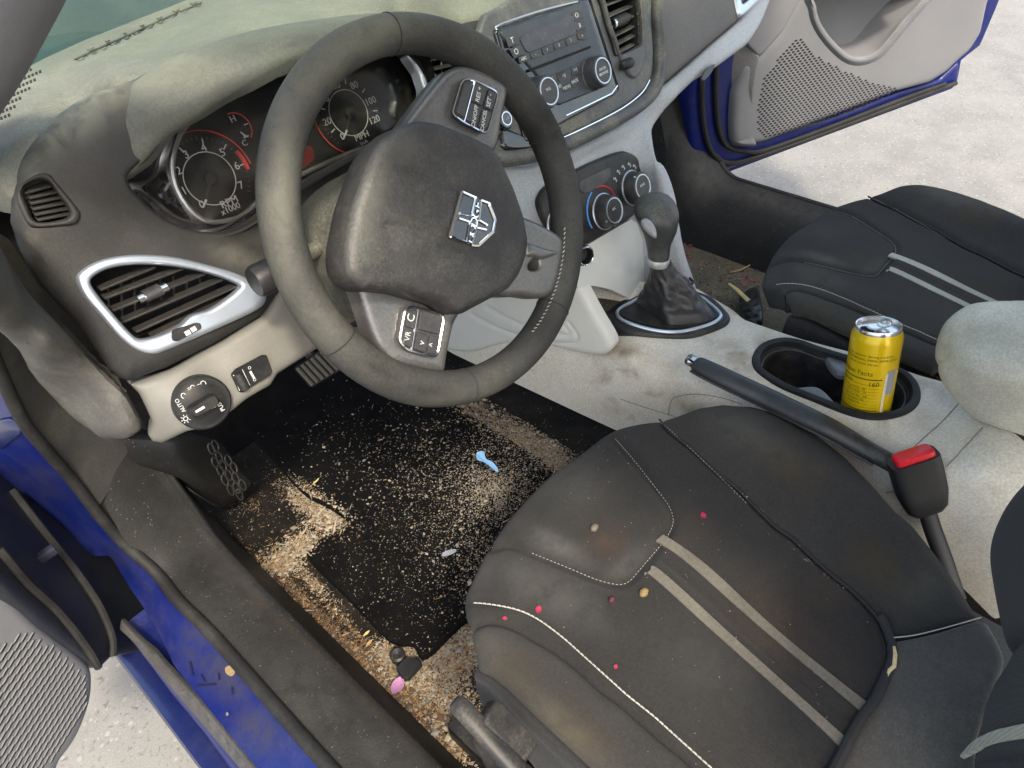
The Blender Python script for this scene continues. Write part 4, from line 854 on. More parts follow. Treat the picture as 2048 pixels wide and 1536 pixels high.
# light panel under the stack, passenger side of the dashboard
PL_ = PF.off(-.004)
lp = [(985, 330), (1060, 330), (1140, 302), (1220, 262), (1290, 214), (1322, 178), (1420, 90), (1480, 40), (1522, -30), (1560, -40), (1530, 40), (1504, 82), (1440, 128), (1400, 150), (1330, 222), (1306, 250), (1310, 300), (1322, 352), (1338, 400), (1352, 450), (1370, 520), (1395, 590), (1330, 640), (1180, 560), (1090, 520), (1040, 470), (1000, 400)]
c_lp = TPS([(1000, 340, PL_, 0), (1220, 262, PL_, 0), (1322, 178, PL_, 0), (1480, 40, PL_, 0), (1530, 20, PL_, 0), (1400, 140, PL_, -.002), (1310, 240, PL_, -.008), (1260, 300, PL_, -.004), (1100, 380, PL_, -.003), (1240, 400, PL_, -.004), (1180, 330, PL_, -.003), (1282, 380, PL_, -.006), (1150, 440, PL_, -.004), (1275, 430, PL_, -.006), (1312, 320, 'x', .112), (1340, 405, 'x', .110), (1365, 500, 'x', .10), (1390, 585, 'x', .09), (1290, 430, PL_, .0), (1150, 500, PL_, -.002), (1250, 560, 'y', .03), (1320, 620, 'y', -.02)])
ob('stack_panel', patch(corners(lp, 14), c_lp, 10, rnd=.012, rdep=.009, thick=.012, grooves=[(smooth([(1075, 352), (1140, 330), (1230, 288), (1270, 282), (1300, 310), (1305, 400)], False), .006, .003), (smooth(z3((1420, 640), (1530, 525), (1600, 450)), False), .004, .004)]), m_stack, dash)
pf = smooth([(1318, -60), (1322, 60), (1320, 140), (1306, 178), (1330, 172), (1420, 92), (1480, 42), (1530, -20), (1570, -80), (1450, -120)], n=3)
ob('passenger_fascia', patch([(1312, -70), (1320, 60), (1318, 140), (1302, 186), (1318, 180), (1420, 92), (1480, 42), (1540, -30), (1600, -110), (1450, -140)], PF, 10, rnd=.016, rdep=.01, thick=.02), mat('brown_grey_fascia', (.095, .09, .09), .6, dust=(.17, .155, .13), dust_amt=.4, bump=.25), dash)
ob('glovebox_handle', patch(smooth(z3((1545, 540), (1575, 480), (1632, 438), (1615, 490), (1570, 545)), n=3), c_lp, 4, thick=.004, lift=.0015), m_strip, dash)
v = empty('air_vent', U(1490, 10, PF), car); tag(v, 'silver framed passenger side air vent at the top edge')
fo = smooth(z3((1762, -30), (1772, 40), (1785, 95), (1800, 118), (1850, 85), (1960, -20), (2060, -130), (1900, -150), (1780, -100)), n=4); vo = smooth(z3((1800, -20), (1808, 30), (1830, 20), (1900, -40), (1980, -120), (1900, -130), (1820, -80)), n=4)
ob('frame', patch(fo, PF, 5, rnd=.005, thick=.008, lift=.006, holes=[vo], hrnd=.002), m_satin, v); b = MB(); bowl(b, vo, PF, .04, m_void, top=.004); b.build('duct', v)
# climate panel
PH = PL_.off(.006)
cp = empty('climate_panel', U(1200, 400, PH), car)
co = smooth([(1079, 410), (1083, 388), (1100, 368), (1140, 346), (1190, 322), (1240, 303), (1256, 303), (1276, 315), (1287, 345), (1289, 400), (1270, 430), (1220, 462), (1168, 490), (1130, 480), (1095, 450)], n=4)
b = MB().add(patch(co, PH, 7, rnd=.006, thick=.01, lift=.002), m_black)
for s, q, sz in (('!', z7((568, 252))[0], .010), ('ESC', z7((510, 280))[0], .006)): b.add(text(s, px2(PH, q, .0026), EX, EUP, sz), m_white)
tri = PH.off(.0026).P(z7((612, 245), (648, 235), (622, 200))); b.add(slab(tri, PS.n, .0005), m_red)
c1 = px2(PH, z7((640, 500))[0], .0024); c2 = px2(PH, z7((872, 318))[0], .0024)
b.add(tube(arc(c1, .036, 110, 200, 24), .0013, 6), m_blue); b.add(tube(arc(c1, .036, 15, 92, 24), .0013, 6), m_red)
for q in ((738, 240), (765, 180), (805, 140), (855, 120), (897, 135)):
    P = px2(PH, z7(q)[0], .0026)
    for dx, dy in ((-.002, .002), (.001, .0005), (.002, -.003)): b.add(rbox(P+EX*dx+EUP*dy, (EX+EUP, EUP-EX, PS.n), (.0018, .0007, .0003), 0), m_white)
P = px2(PH, z7((238, 500))[0], .0026)
for dx, dy in ((0, 0), (.004, .006), (-.004, -.007)): b.add(tube(ell(P+EX*dx+EUP*dy, EX*.0025, EUP*.0025, 12), .0004, 5, True), m_white)
b.build('faceplate', cp)
ob('button_bar', slab(PH.off(.002).P(corners(z7((435, 260), (540, 208), (690, 140), (700, 205), (660, 265), (500, 355), (450, 345)), 5)), PS.n, .0014, .0004), m_button, cp)
knob(z7((648, 505))[0], PH.off(.002), .0235, .020, m_satin, ('A/C',), cp, tick=math.radians(200)); knob(z7((880, 312))[0], PH.off(.002), .0235, .020, m_satin, ('REAR',), cp, tick=math.radians(120)); knob(z7((290, 620))[0], PH.off(.002), .0235, .020, m_satin, ('O',), cp, tick=math.radians(30))

# ------------------------------------------------------------------ centre console
con = empty('centre_console', (0, -.3, 0), car)
c_con = TPS([(1200, 640, 'z', .262), (1300, 700, 'z', .272), (1400, 690, 'z', .278), (1395, 590, 'z', .272), (1465, 622, 'z', .276), (1550, 662, 'z', .285), (1608, 681, 'z', .288), (1700, 708, 'z', .295), (1840, 753, 'z', .305), (1900, 790, 'z', .31), (1660, 840, 'z', .300), (1480, 760, 'z', .287), (1760, 890, 'z', .305), (1840, 850, 'z', .312), (1260, 715, 'z', .262), (1380, 760, 'z', .272),
             (1230, 725, 'x', -.098), (1360, 800, 'x', -.098), (1460, 830, 'x', -.098), (1232, 855, 'x', -.105), (905, 703, 'x', -.112), (1050, 690, 'x', -.112), (1100, 780, 'x', -.108), (1000, 600, 'x', -.112),
             (1700, 940, 'x', -.098), (1850, 920, 'x', -.095), (1900, 1050, 'x', -.10), (1990, 1190, 'x', -.10), (1960, 940, 'x', -.092), (2050, 1010, 'x', -.092)])
ch_px = smooth(z8((480, 500), (505, 440), (560, 405), (640, 390), (730, 402), (830, 438), (1000, 490), (1290, 562), (1370, 615), (1402, 680), (1390, 745), (1330, 795), (1240, 822), (1150, 826), (1050, 806), (950, 772), (800, 712), (650, 652), (560, 600), (495, 550)), n=5)
tray = smooth(z7((470, 1150), (500, 1120), (580, 1110), (680, 1130), (800, 1180), (900, 1225), (1000, 1120), (1060, 1100), (990, 1180), (860, 1290), (700, 1350), (620, 1370), (520, 1240)), n=3)
cs = [(1140, 560), (1180, 552), (1390, 575), (1432, 600), (1466, 620), (1486, 639), (1550, 661), (1608, 680), (1700, 704), (1842, 752), (1910, 770), (2070, 900), (2070, 1200), (1990, 1240), (1900, 1150), (1700, 960), (1600, 900), (1450, 850), (1330, 870), (1235, 862), (1070, 785), (905, 707), (880, 690), (930, 600), (1000, 570), (1080, 540)]
ob('console_shell', patch(corners(cs, 10), c_con, 9, thick=.008, holes=[ch_px], hrnd=.003, grooves=[(smooth(s4((1160, 60), (1300, 110), (1480, 165), (1540, 185)), False), .0015, .0015), (smooth(s4((1490, 170), (1510, 70), (1560, 40), (1700, 30), (1900, 60)), False), .0015, .0018), (z8((1395, 1010), (1560, 860), (1680, 720)), .0015, .001), (z8((1600, 1110), (1800, 890)), .0012, .002), (z8((1240, 1275), (1310, 1265)), .0012, .002)]), m_console, con)
wear_and_light(bpy.data.objects['console_shell'], dirt=[(1230, 700, 60, 14, 5, .9), (1330, 735, 90, 25, 15, .35), (1480, 715, 60, 30, 35, .55), (1400, 830, 60, 14, 30, .7), (1530, 700, 25, 40, 0, .6), (1470, 615, 40, 18, 30, .6), (1680, 850, 110, 14, 22, .5), (1850, 770, 60, 18, 25, .45), (1690, 905, 80, 12, 30, .6), (1840, 840, 40, 30, 0, .3), (1600, 690, 90, 8, 15, .5)], pale=[(1700, 870, 140, 30, 25, .5)])
c_np = TPS([(1160, 570, 'x', -.108), (1222, 690, 'x', -.104), (1100, 690, 'x', -.116), (950, 600, 'x', -.118), (1000, 660, 'x', -.118)])
ob('side_panel', patch(smooth([(880, 690), (900, 640), (950, 600), (1060, 560), (1140, 555), (1160, 570), (1195, 632), (1224, 682), (1222, 702), (1200, 711), (1150, 704), (1080, 688), (1000, 690), (940, 705)], n=4), c_np, 4, rnd=.010, rdep=.008, thick=.014, lift=.004,
   grooves=[(smooth(z6((1000, 770), (1150, 850), (1300, 910), (1500, 960), (1680, 975), (1730, 940), (1690, 860), (1600, 760)), False), .0025, .003), (smooth(z6((1110, 720), (1250, 800), (1400, 865), (1560, 900), (1660, 915), (1670, 890), (1600, 800)), False), .003, .0025)]), m_conside, con)
def seam(lines, surf, r, name, par, lift=.0004):
    b = MB()
    for l in lines:
        P = surf.P(resample(smooth(l, False), 4, False)); b.add(tube(P-dirs([l[0]])[0]*lift, r, 5), m_gap)
    return b.build(name, par)
for l_ in (s4((1160, 60), (1300, 110), (1480, 165), (1545, 188)), s4((1490, 170), (1508, 80), (1550, 45), (1700, 28), (1880, 60), (2000, 100)), z8((1395, 1010), (1480, 930), (1560, 860), (1690, 715)), z8((1590, 1120), (1700, 1000), (1800, 890)), z8((1230, 1277), (1270, 1270), (1320, 1266))): seam([l_], c_con, .0005, 'panel_gap', con)
# back wall of the front tray and its black liner
c_bw = TPS([(1165, 500, PL_, .004), (1260, 440, PL_, .003), (1300, 520, 'y', .020), (1310, 600, 'y', .0), (1180, 565, 'y', .020)])
bwp = U(1260, 560, 'y', .02)
b = MB().add(patch(z7((440, 830), (480, 795), (870, 565), (920, 600), (1010, 880), (1060, 1110), (900, 1240), (700, 1140), (560, 1110), (430, 1130)), c_bw, 9, thick=.006, grooves=[(z7((480, 965), (700, 975), (1040, 1050)), .0015, .003)]), m_conside)
b.build('tray_wall', con)
c_tr = TPS([(1170, 580, 'z', .272), (1270, 600, 'z', .274), (1300, 570, 'z', .274), (1210, 640, 'z', .276)])
b = MB().add(patch(tray, c_tr, 6, thick=.01, lift=.006), m_pcarpet); b.build('tray_liner', con)
b = MB(); sc = px2(Plane((0, 0, .274), (0, 0, 1)), z7((480, 880))[0]); scp = U(1166, 510, 'y', .018)
b.add(lathe([(.0145, 0), (.0145, .004), (.012, .005), (.011, -.004), (0, -.006)], scp, (-.25, -.95, .2), 28), m_black); b.add(tube(ell(scp+A([-.001, -.006, .001]), A([.0125, -.003, 0]), A([0, .003, .0125]), 28), .0011, 6, True), m_chrome); b.build('power_socket', con)
# gear lever
gear = empty('gear_lever', U(1335, 640, 'z', .276), car); tag(gear, 'black gear lever with a leather boot and scuffed knob')
PG = Plane((0, 0, .276), (0, .02, 1))
go = smooth(z7((620, 1372), (700, 1300), (820, 1220), (930, 1150), (1040, 1100), (1100, 1080), (1440, 1180), (1540, 1225), (1640, 1320), (1682, 1385), (1640, 1445), (1500, 1500), (1330, 1540), (1150, 1540), (950, 1520), (760, 1470)), n=4)
b = MB().add(patch(go, PG, 8, rnd=.006, thick=.02, lift=.006), m_black)
rg = smooth(z7((752, 1335), (790, 1290), (870, 1250), (960, 1200), (1100, 1150), (1400, 1190), (1520, 1265), (1590, 1330), (1602, 1372), (1530, 1420), (1400, 1462), (1250, 1490), (1100, 1482), (950, 1450), (800, 1395)), n=4)
b.add(tube(PG.off(.0075).P(resample(rg, 6)), .0028, 8, True), m_satin); b.add(patch(rg, PG, 9, thick=.004, lift=.0075), m_black); b.build('base_plate', gear)
gb = px2(PG, z7((1225, 1330))[0]); 
ctop = U(1319, 519, 'x', .006); loops = []
bo = resample(smooth(z7((915, 1255), (930, 1215), (1000, 1140), (1060, 1095), (1200, 1060), (1330, 1060), (1400, 1160), (1480, 1260), (1555, 1360), (1480, 1410), (1330, 1425), (1200, 1432), (1130, 1400), (1040, 1330)), n=5), 1, True); bo = A([bo[int(k*len(bo)/64)] for k in range(64)])
B0 = PG.off(.008).P(bo); cc = B0.mean(0)
ax1, ax2 = nrm(CR), nrm(np.cross(nrm(ctop-cc), nrm(CR)))
def ring_at(c_, r): return ell(c_, nrm(CR)*r, np.cross(nrm(ctop-cc), nrm(CR))*r, 64)
top = ring_at(ctop, .0160)
k0 = min(range(64), key=lambda k: np.linalg.norm((top[k]-ctop)/.0160-nrm(B0[0]-cc))); top = np.roll(top, -k0, 0)
if np.linalg.norm(top[16]-B0[16]) > np.linalg.norm(top[-16]-B0[16]): top = np.roll(top[::-1], 1, 0)
ths = np.arange(64)/64*2*np.pi
for s in np.linspace(0, 1, 22):
    q = s**.8; wgt = (1-q)**1.5
    P = B0*wgt+top*(1-wgt)+0*cc; P = (cc+(ctop-cc)*q)+ (P-(cc*wgt+ctop*(1-wgt)))
    rad_ = P-P.mean(0); amp = .12*math.sin(math.pi*s)*(np.sin(ths*5+s*7)+.6*np.sin(ths*9-s*11))*.6
    P = P.mean(0)+rad_*(1+amp[:, None]); loops.append(P+A([0, 0, .004*math.sin(s*25)*(1-s)])) 
ob('boot', rings(loops), mat('boot_leather', (.016, .016, .017), .38, bump=.4, bscale=300, dust=(.16, .15, .12), dust_amt=.2), gear, 60, True)
ob('boot_cord', tube(smooth([px2(PG.off(.02), p) for p in z7((1040, 1180), (1100, 1200), (1210, 1195), (1290, 1130), (1375, 1090), (1350, 1050))], False), .0022, 8), m_black, gear)
ctr = lambda x, y, dx: U(1050+x/4.096, 300+y/4.096, 'x', dx)
kx = nrm(CR); 
def kring(x, y, w, d, gx): c_ = ctr(x, y, gx); return ell(c_, kx*w, nrm(np.cross(kx, nrm(ctop-cc)))*d, 32, 2.3)
kl = [kring(1093, 890, .0152, .0155, .006), kring(1094, 860, .0158, .016, .007), kring(1091, 760, .0183, .019, .010), kring(1095, 690, .0222, .024, .013), kring(1092, 620, .0270, .029, .016), kring(1076, 520, .0320, .034, .018), kring(1076, 455, .0288, .032, .02), kring(1085, 408, .0185, .022, .021), kring(1088, 385, .008, .010, .022)]
kl2 = [A(q) for q in smooth(np.stack([k.ravel() for k in kl]), False, 4).reshape(-1, 32, 3)]
b = MB().add(rings(kl2), mat('knob_leather', (.03, .031, .033), .42, dust=(.25, .24, .18), dust_amt=.25, dust_scale=40, up=.25, bump=.25)); kn = b.build('knob', gear, 60, True)
ob('collar', rings([kring(1092, 927, .0160, .0162, .006), kring(1092, 915, .0170, .0172, .006), kring(1092, 890, .0170, .0172, .006), kring(1092, 872, .0158, .0160, .006)]), mat('grey_collar', (.45, .45, .46), .35, metal=.5), gear, 40, True)
ob('release_button', patch(smooth(z7((948, 575), (980, 555), (1020, 568), (1055, 610), (1075, 660), (1070, 710), (1030, 690), (985, 650), (955, 610)), n=4), Plane(CAM+dirs([z7((1010, 630))[0]])[0]*(T1(*z7((1010, 630))[0], 'x', -.006)-.024), -CD-CR*.25), 4, rnd=.005, rdep=.003, thick=.01), mat('grey_button', (.30, .30, .31), .4), gear)
# cup holder
chd = empty('cup_holder', U(1670, 760, 'z', .29), car)
P = c_con.P(resample(ch_px, 6)); ob('rim_ring', sweep(P, [(-.004, -.006), (-.003, .003), (.002, .0045), (.006, .003), (.0075, -.001)], (0, 0, 1)), m_rubber, chd)
Pi = c_con.P(resample(ch_px, 6)); cI = Pi.mean(0); lo = [Pi+A([0, 0, -.004])+(cI-Pi)*.02, Pi+(cI-Pi)*.08+A([0, 0, -.012]), Pi+(cI-Pi)*.10+A([0, 0, -.03]), Pi+(cI-Pi)*.2+A([0, 0, -.072]), Pi+(cI-Pi)*.3+A([0, 0, -.075])]
ob('well', rings(lo, 'end'), m_black, chd)
b = MB(); b.add(tube(lo[1]+A([0, 0, .002]), .0012, 6, True), m_strip); b.build('step_edge', chd)
for q in (z8((885, 455), (930, 460), (1010, 495), (1015, 560), (960, 560), (915, 520)), z8((680, 655), (740, 640), (820, 636), (870, 660), (910, 700), (960, 760), (900, 745), (800, 710))):
    ob('grip_flap', patch(smooth(q, n=3), c_con, 5, rnd=.004, thick=.006, lift=-.003), mat('grey_flap', (.13, .13, .135), .4) if 'grey_flap' not in bpy.data.materials else bpy.data.materials['grey_flap'], chd)
# armrest
c_ar = TPS([(1861, 705, 't', .815), (1900, 632, 't', .80), (1965, 600, 't', .79), (2060, 597, 't', .775), (1930, 660, 't', .775), (2000, 640, 't', .755), (2070, 650, 't', .735), (1880, 740, 't', .79), (1950, 740, 't', .735), (2060, 740, 't', .69), (1910, 800, 't', .80), (1960, 850, 't', .79), (2060, 890, 't', .755), (2060, 820, 't', .715)])
ar = smooth([(1853, 712), (1858, 676), (1873, 642), (1895, 619), (1928, 598), (1965, 588), (2017, 585), (2100, 588), (2220, 610), (2220, 960), (2100, 912), (2048, 890), (1965, 862), (1928, 842), (1892, 804), (1864, 762)], n=4)
ob('armrest', patch(ar, c_ar, 8, rnd=.02, rdep=.016, thick=.06, grooves=[(smooth(z8((1490, 545), (1520, 505), (1570, 490), (1700, 505), (1850, 545), (2060, 590)), False), .003, .003), (smooth(z8((1800, 140), (1950, 135), (2060, 150)), False), .002, .002)]), m_armrest, con)
wear_and_light(bpy.data.objects['armrest'], dirt=[(1890, 690, 30, 50, 0, .55), (1960, 665, 110, 22, 5, .5), (1900, 730, 80, 16, 15, .35)])
# handbrake
hbk = empty('handbrake', U(1750, 905, 'x', -.075), car); tag(hbk, 'black handbrake lever lowered beside the cup holder')
hp = [U(x, y, 't', float(c_con.t([(x, y)])[0])-g_) for x, y, g_ in ((1392, 727, .046), (1412, 738, .044), (1460, 762, .040), (1540, 800, .034), (1640, 848, .028), (1700, 880, .022), (1757, 912, .015))]
hs = smooth(hp, False, 5); hr = np.interp(np.linspace(0, 1, len(hs)), [0, .06, .25, .5, .75, 1], [.0105, .0128, .0148, .0155, .0142, .011])
b = MB().add(tube(hs, hr, 20, flat=.82, up=(0, 0, 1)), mat('grip_plastic', (.022, .022, .024), .42, dust=(.12, .12, .11), dust_amt=.3, bump=.2))
b.add(tube(hs-A([0, 0, .004])-A([.0135, 0, 0]), .002, 6), m_black); b.build('grip', hbk)
d = nrm(hp[0]-hp[1]); ob('release_button', tube([hp[0], hp[0]+d*.012, hp[0]+d*.014], [.0085, .0085, .007], 18), m_chrome, hbk)
ob('lever_arm', tube([hp[-2], hp[-1], hp[-1]+(hp[-1]-hp[-2])*.7], .011, 12), m_black, hbk)
# seat belt buckle
bk = empty('seat_belt_buckle', U(1880, 1080, 'x', -.13), car); tag(bk, 'black seat belt buckle with a red press button')
tb = U(1825, 915, 't', .775); bb_ = U(1850, 1010, 't', .80); axd = nrm(bb_-tb); sx = nrm(CR*.97-CU*.12); sx = nrm(sx-axd*(sx@axd)); sn = np.cross(axd, sx); sn = sn*np.sign(sn@(-CD))
L_ = np.linalg.norm(bb_-tb)
lps = []
for s, w, dd in ((0, .0265, .014), (.25, .0268, .0145), (.7, .0262, .0145), (1.0, .022, .0135), (1.12, .016, .010)): lps.append(ell(tb+axd*L_*s, sx*w, sn*dd, 36, 5))
ob('housing', rings(lps), m_buckle, bk, 40, True)
tn_ = -axd
ob('release_button', rings([ell(tb-axd*.0+sn*.001+sx*.001, sx*.021, sn*.0105, 32, 6), ell(tb-axd*.006+sn*.001+sx*.001, sx*.0205, sn*.010, 32, 6), ell(tb-axd*.008+sn*.001+sx*.001, sx*.018, sn*.008, 32, 6)]), m_redbtn, bk, 40, True)
ob('stalk', tube([tb+axd*L_*1.05, U(1866, 1060, 't', .80), U(1888, 1120, 't', .80), U(1915, 1200, 't', .80)], .010, 12, flat=.5, up=sn), m_buckle, bk)

# ------------------------------------------------------------------ seats
def f_seat(x, y):
    z = .285+.06*(y+.2)*np.where(y < -.2, 1, .3)
    z = z+.016*np.exp(-((x+.568)/.024)**2)+.030*np.exp(-((x+.165)/.055)**2)*np.clip((-.14-y)/.1, 0, 1)
    z = z-.03*np.clip((-.575-x)/.035, 0, None)**2-.03*np.clip((x+.115)/.045, 0, None)**2
    z = z-.03*np.clip((y+.19+.30*np.clip(-.47-x, 0, .2))/.07, 0, None)**2
    return np.maximum(z, .06)
HS = HF(f_seat)
SEAT_O = A([(1319, 838), (1163, 900), (1046, 1003), (967, 1108), (925, 1195), (940, 1300), (950, 1370), (1105, 1485), (1180, 1600), (1640, 1600), (1720, 1445), (1783, 1310), (1958, 1238), (1861, 1094), (1743, 964), (1623, 858), (1504, 810), (1401, 813)])
gx_, gy_ = np.meshgrid(np.linspace(-.61, -.075, 19), np.linspace(-.52, -.13, 13)); gx_, gy_ = gx_.ravel(), gy_.ravel()
G3 = np.stack([gx_, gy_, f_seat(gx_, gy_)], 1); e_ = 1e-4
GN = np.stack([-(f_seat(gx_+e_, gy_)-f_seat(gx_-e_, gy_))/(2*e_), -(f_seat(gx_, gy_+e_)-f_seat(gx_, gy_-e_))/(2*e_), np.ones_like(gx_)], 1)
vd_ = CAM-G3; fac_ = (GN*vd_).sum(1)/np.linalg.norm(GN, axis=1)/np.linalg.norm(vd_, axis=1)
gp_, gt_ = proj(G3); ok_ = fac_ > .22
HS = TPS([(p[0], p[1], 't', t_) for p, t_ in zip(gp_[ok_], gt_[ok_])], 2e-4)       # the cushion's height field, carried smoothly over the rounded edges
seat = empty('front_seat', (-.37, -.35, 0), car); tag(seat, 'driver seat in worn black fabric with two stained grey stripes')
rs = smooth([(1319, 838), (1339, 862), (1383, 897), (1427, 938), (1474, 976), (1500, 1003), (1548, 1050), (1583, 1075), (1611, 1101), (1659, 1145), (1703, 1180), (1741, 1218), (1763, 1246), (1778, 1281), (1783, 1305), (1779, 1330), (1766, 1362), (1744, 1406), (1719, 1441), (1697, 1479), (1678, 1517), (1650, 1570)], False)
ls = smooth(s5((95, 440), (130, 410), (250, 415), (400, 440), (500, 470), (600, 520), (700, 590), (800, 670), (900, 760), (1000, 850), (1100, 940), (1200, 1030), (1300, 1110), (1400, 1190), (1500, 1280), (1600, 1370), (1700, 1460), (1800, 1550), (1900, 1640)), False)
ls2 = smooth(s5((95, 392), (150, 376), (300, 400), (450, 415), (600, 470), (750, 570), (900, 710), (1050, 860), (1200, 990), (1350, 1120), (1500, 1230), (1700, 1400), (1850, 1540)), False)
cr = smooth(s5((140, 575), (200, 535), (290, 518), (400, 540), (500, 585), (600, 645), (730, 720), (860, 820), (960, 910), (1050, 990), (1150, 1060), (1300, 1190), (1450, 1320), (1600, 1440), (1700, 1540), (1800, 1640)), False)
front = [(1319, 838), (1280, 842), (1237, 852), (1205, 868), (1163, 900), (1105, 945), (1046, 1003), (1005, 1053), (967, 1108), (941, 1155), (925, 1195), (927, 1225), (938, 1252)]
front = smooth(front, False, 3)
pill = smooth(s4((1130, 322), (1250, 460), (1400, 650), (1490, 770), (1525, 860), (1515, 930), (1470, 1010), (1380, 1120), (1310, 1200), (1240, 1282), (1180, 1315), (1100, 1310), (980, 1275), (800, 1200), (640, 1135), (510, 1085), (400, 1060), (290, 1085)), False)
mid = smooth(s4((1390, 1130), (1500, 1200), (1700, 1370), (1880, 1530)), False)
mid = np.vstack([mid, smooth(s6((0, 570), (250, 790), (500, 1000), (800, 1245)), False)])
o = list(map(tuple, front[::-1]))+list(map(tuple, rs))+[(1560, 1640)]+list(map(tuple, cr[::-1]))
ob('cushion', patch(o, HS, 7, rnd=.010, rdep=.007, thick=.03, grooves=[(pill, .005, .0065), (mid, .003, .002), (ls, .0022, .0022), (ls2, .0022, .0016), (smooth(s4((640, 620), (560, 760), (450, 900), (330, 1060)), False), .03, -.003)]), m_fabric, seat); wear_and_light(bpy.data.objects['cushion'], dirt=[(1215, 1080, 40, 32, 0, .5), (1380, 1060, 60, 40, 0, .2), (1550, 1250, 140, 60, 40, .35), (1640, 1180, 60, 40, 0, .4)], pale=[(1110, 1090, 70, 22, 28, .65), (1250, 1130, 50, 20, -40, .45), (1090, 1180, 130, 40, 30, .35), (1150, 960, 60, 60, 0, .25), (960, 1150, 30, 60, 30, .3), (1420, 1330, 120, 60, 40, .2)])
rb_o = [(1330, 838)]+list(map(tuple, rs[1:79]))+s6((1200, 705), (1400, 655), (1600, 592))+[(1950, 1222), (1925, 1183), (1893, 1135), (1861, 1094), (1827, 1050), (1794, 1022), (1743, 964), (1692, 912), (1623, 858), (1555, 823), (1504, 810), (1449, 806), (1401, 813), (1350, 832)]
ob('bolster', patch(rb_o, HS, 8, rnd=.014, rdep=.009, thick=.04, lift=.004, grooves=[(smooth([(1455, 808), (1540, 824), (1620, 866), (1700, 930), (1790, 1026), (1880, 1128), (1945, 1222)], False), .002, .0012)]), m_fabric2, seat); wear_and_light(bpy.data.objects['bolster'], dirt=[(1570, 930, 60, 40, 40, .5), (1760, 1140, 70, 50, 40, .6), (1640, 940, 20, 14, 0, .7)], pale=[(1500, 870, 90, 40, 30, .35), (1850, 1180, 60, 60, 40, .3)])
c_rear = TPS([(1779, 1283, 'z', .272), (1960, 1238, 'z', .285), (1990, 1330, 'z', .285), (1720, 1440, 'z', .262), (1900, 1500, 'z', .272), (1660, 1570, 'z', .258), (1880, 1600, 'z', .265)])
ob('rear_panel', patch(smooth([(1778, 1286), (1830, 1274), (1880, 1262), (1958, 1240), (1985, 1260), (2010, 1320), (1990, 1380), (1955, 1480), (1930, 1600), (1640, 1600), (1676, 1530), (1720, 1445), (1765, 1370), (1783, 1310)], n=3), c_rear, 9, rnd=.008, rdep=.005, thick=.03, lift=.001), mat('seat_rear_fabric', (.055, .052, .047), .9, sheen=.25, dust=(.14, .125, .10), dust_amt=.6, dust_scale=9, bump=.25, weave=1.6, wscale=2600), seat)
lb = list(map(tuple, cr[2:]))+[(1300, 1660)]+s5((920, 1570), (870, 1520), (700, 1360), (500, 1170), (350, 1020), (250, 940), (160, 905), (148, 850), (140, 750), (130, 650))
ob('bolster', patch(lb, HS, 7, rnd=.012, rdep=.008, thick=.03, lift=-.003, grooves=[(smooth(s5((165, 945), (250, 985), (380, 1105), (520, 1260), (700, 1430), (830, 1560)), False), .0022, .0015)]), m_fabric2, seat); wear_and_light(bpy.data.objects['bolster.001'], dirt=[(1150, 1470, 80, 40, 40, .65), (1030, 1350, 50, 40, 40, .35)], pale=[(980, 1290, 40, 50, 0, .25), (1110, 1440, 110, 30, 42, .35)])
sk = s5((158, 908), (250, 942), (350, 1022), (500, 1172), (700, 1362), (870, 1522), (940, 1600), (640, 1620), (560, 1536), (480, 1440), (330, 1310), (240, 1180), (195, 1080), (165, 990))
c_sk = TPS([(z[0], z[1], 't', float(HS.t([z])[0])+.012) for z in s5((160, 910), (350, 1022), (700, 1362), (940, 1600))]+[(z[0], z[1], 't', float(HS.t([z])[0])+.035) for z in s5((165, 990), (330, 1310), (560, 1560))])
ob('side_skirt', patch(smooth(sk, n=3), c_sk, 7, rnd=.004, thick=.01, grooves=[(smooth(s5((168, 960), (250, 1000), (370, 1120), (520, 1290), (680, 1440), (800, 1560)), False), .0025, .002)]), m_back, seat)
b = MB()
def on(surf, px, h=.0): 
    P = surf.P(px); return P+A([0, 0, h])
b.add(tube(on(HS, rs[70:], .004), .0046, 8), m_seam); b.add(tube(on(HS, rs[:72], -.0005), .0015, 6), m_seam); b.build('piping', seat)
def stitch(line, surf, gap, ln, r, m, h=.0015):
    b = MB(); P = on(surf, resample(line, 3, False), h); L = np.r_[0, np.cumsum(np.linalg.norm(np.diff(P, axis=0), axis=1))]
    s = 0
    while s+ln < L[-1]:
        q = [A([np.interp(s+k, L, P[:, i]) for i in range(3)]) for k in (0, ln/2, ln)]
        if np.linalg.norm(q[2]-q[0]) < ln*1.6: b.add(tube([q[0]-A([0, 0, r]), q[1], q[2]-A([0, 0, r])], r, 5), m)
        s += gap
    return b
b = stitch(ls[8:], HS, .0052, .0042, .0008, m_thread, .0004); b.build('stitching', seat)
stitch(pill[:-14], HS, .0044, .0022, .00035, m_thread, -.003).build('stitching', seat)
stitch(s4((1450, 225), (1660, 420), (1900, 650), (2040, 790)), HS, .0046, .0022, .0003, m_thread, .0006).build('stitching', seat)
ob('stitching', tube(on(c_rear, smooth(s6((1060, 722), (1200, 705), (1400, 655), (1610, 595)), False), .0035), .0006, 5), m_thread, seat)
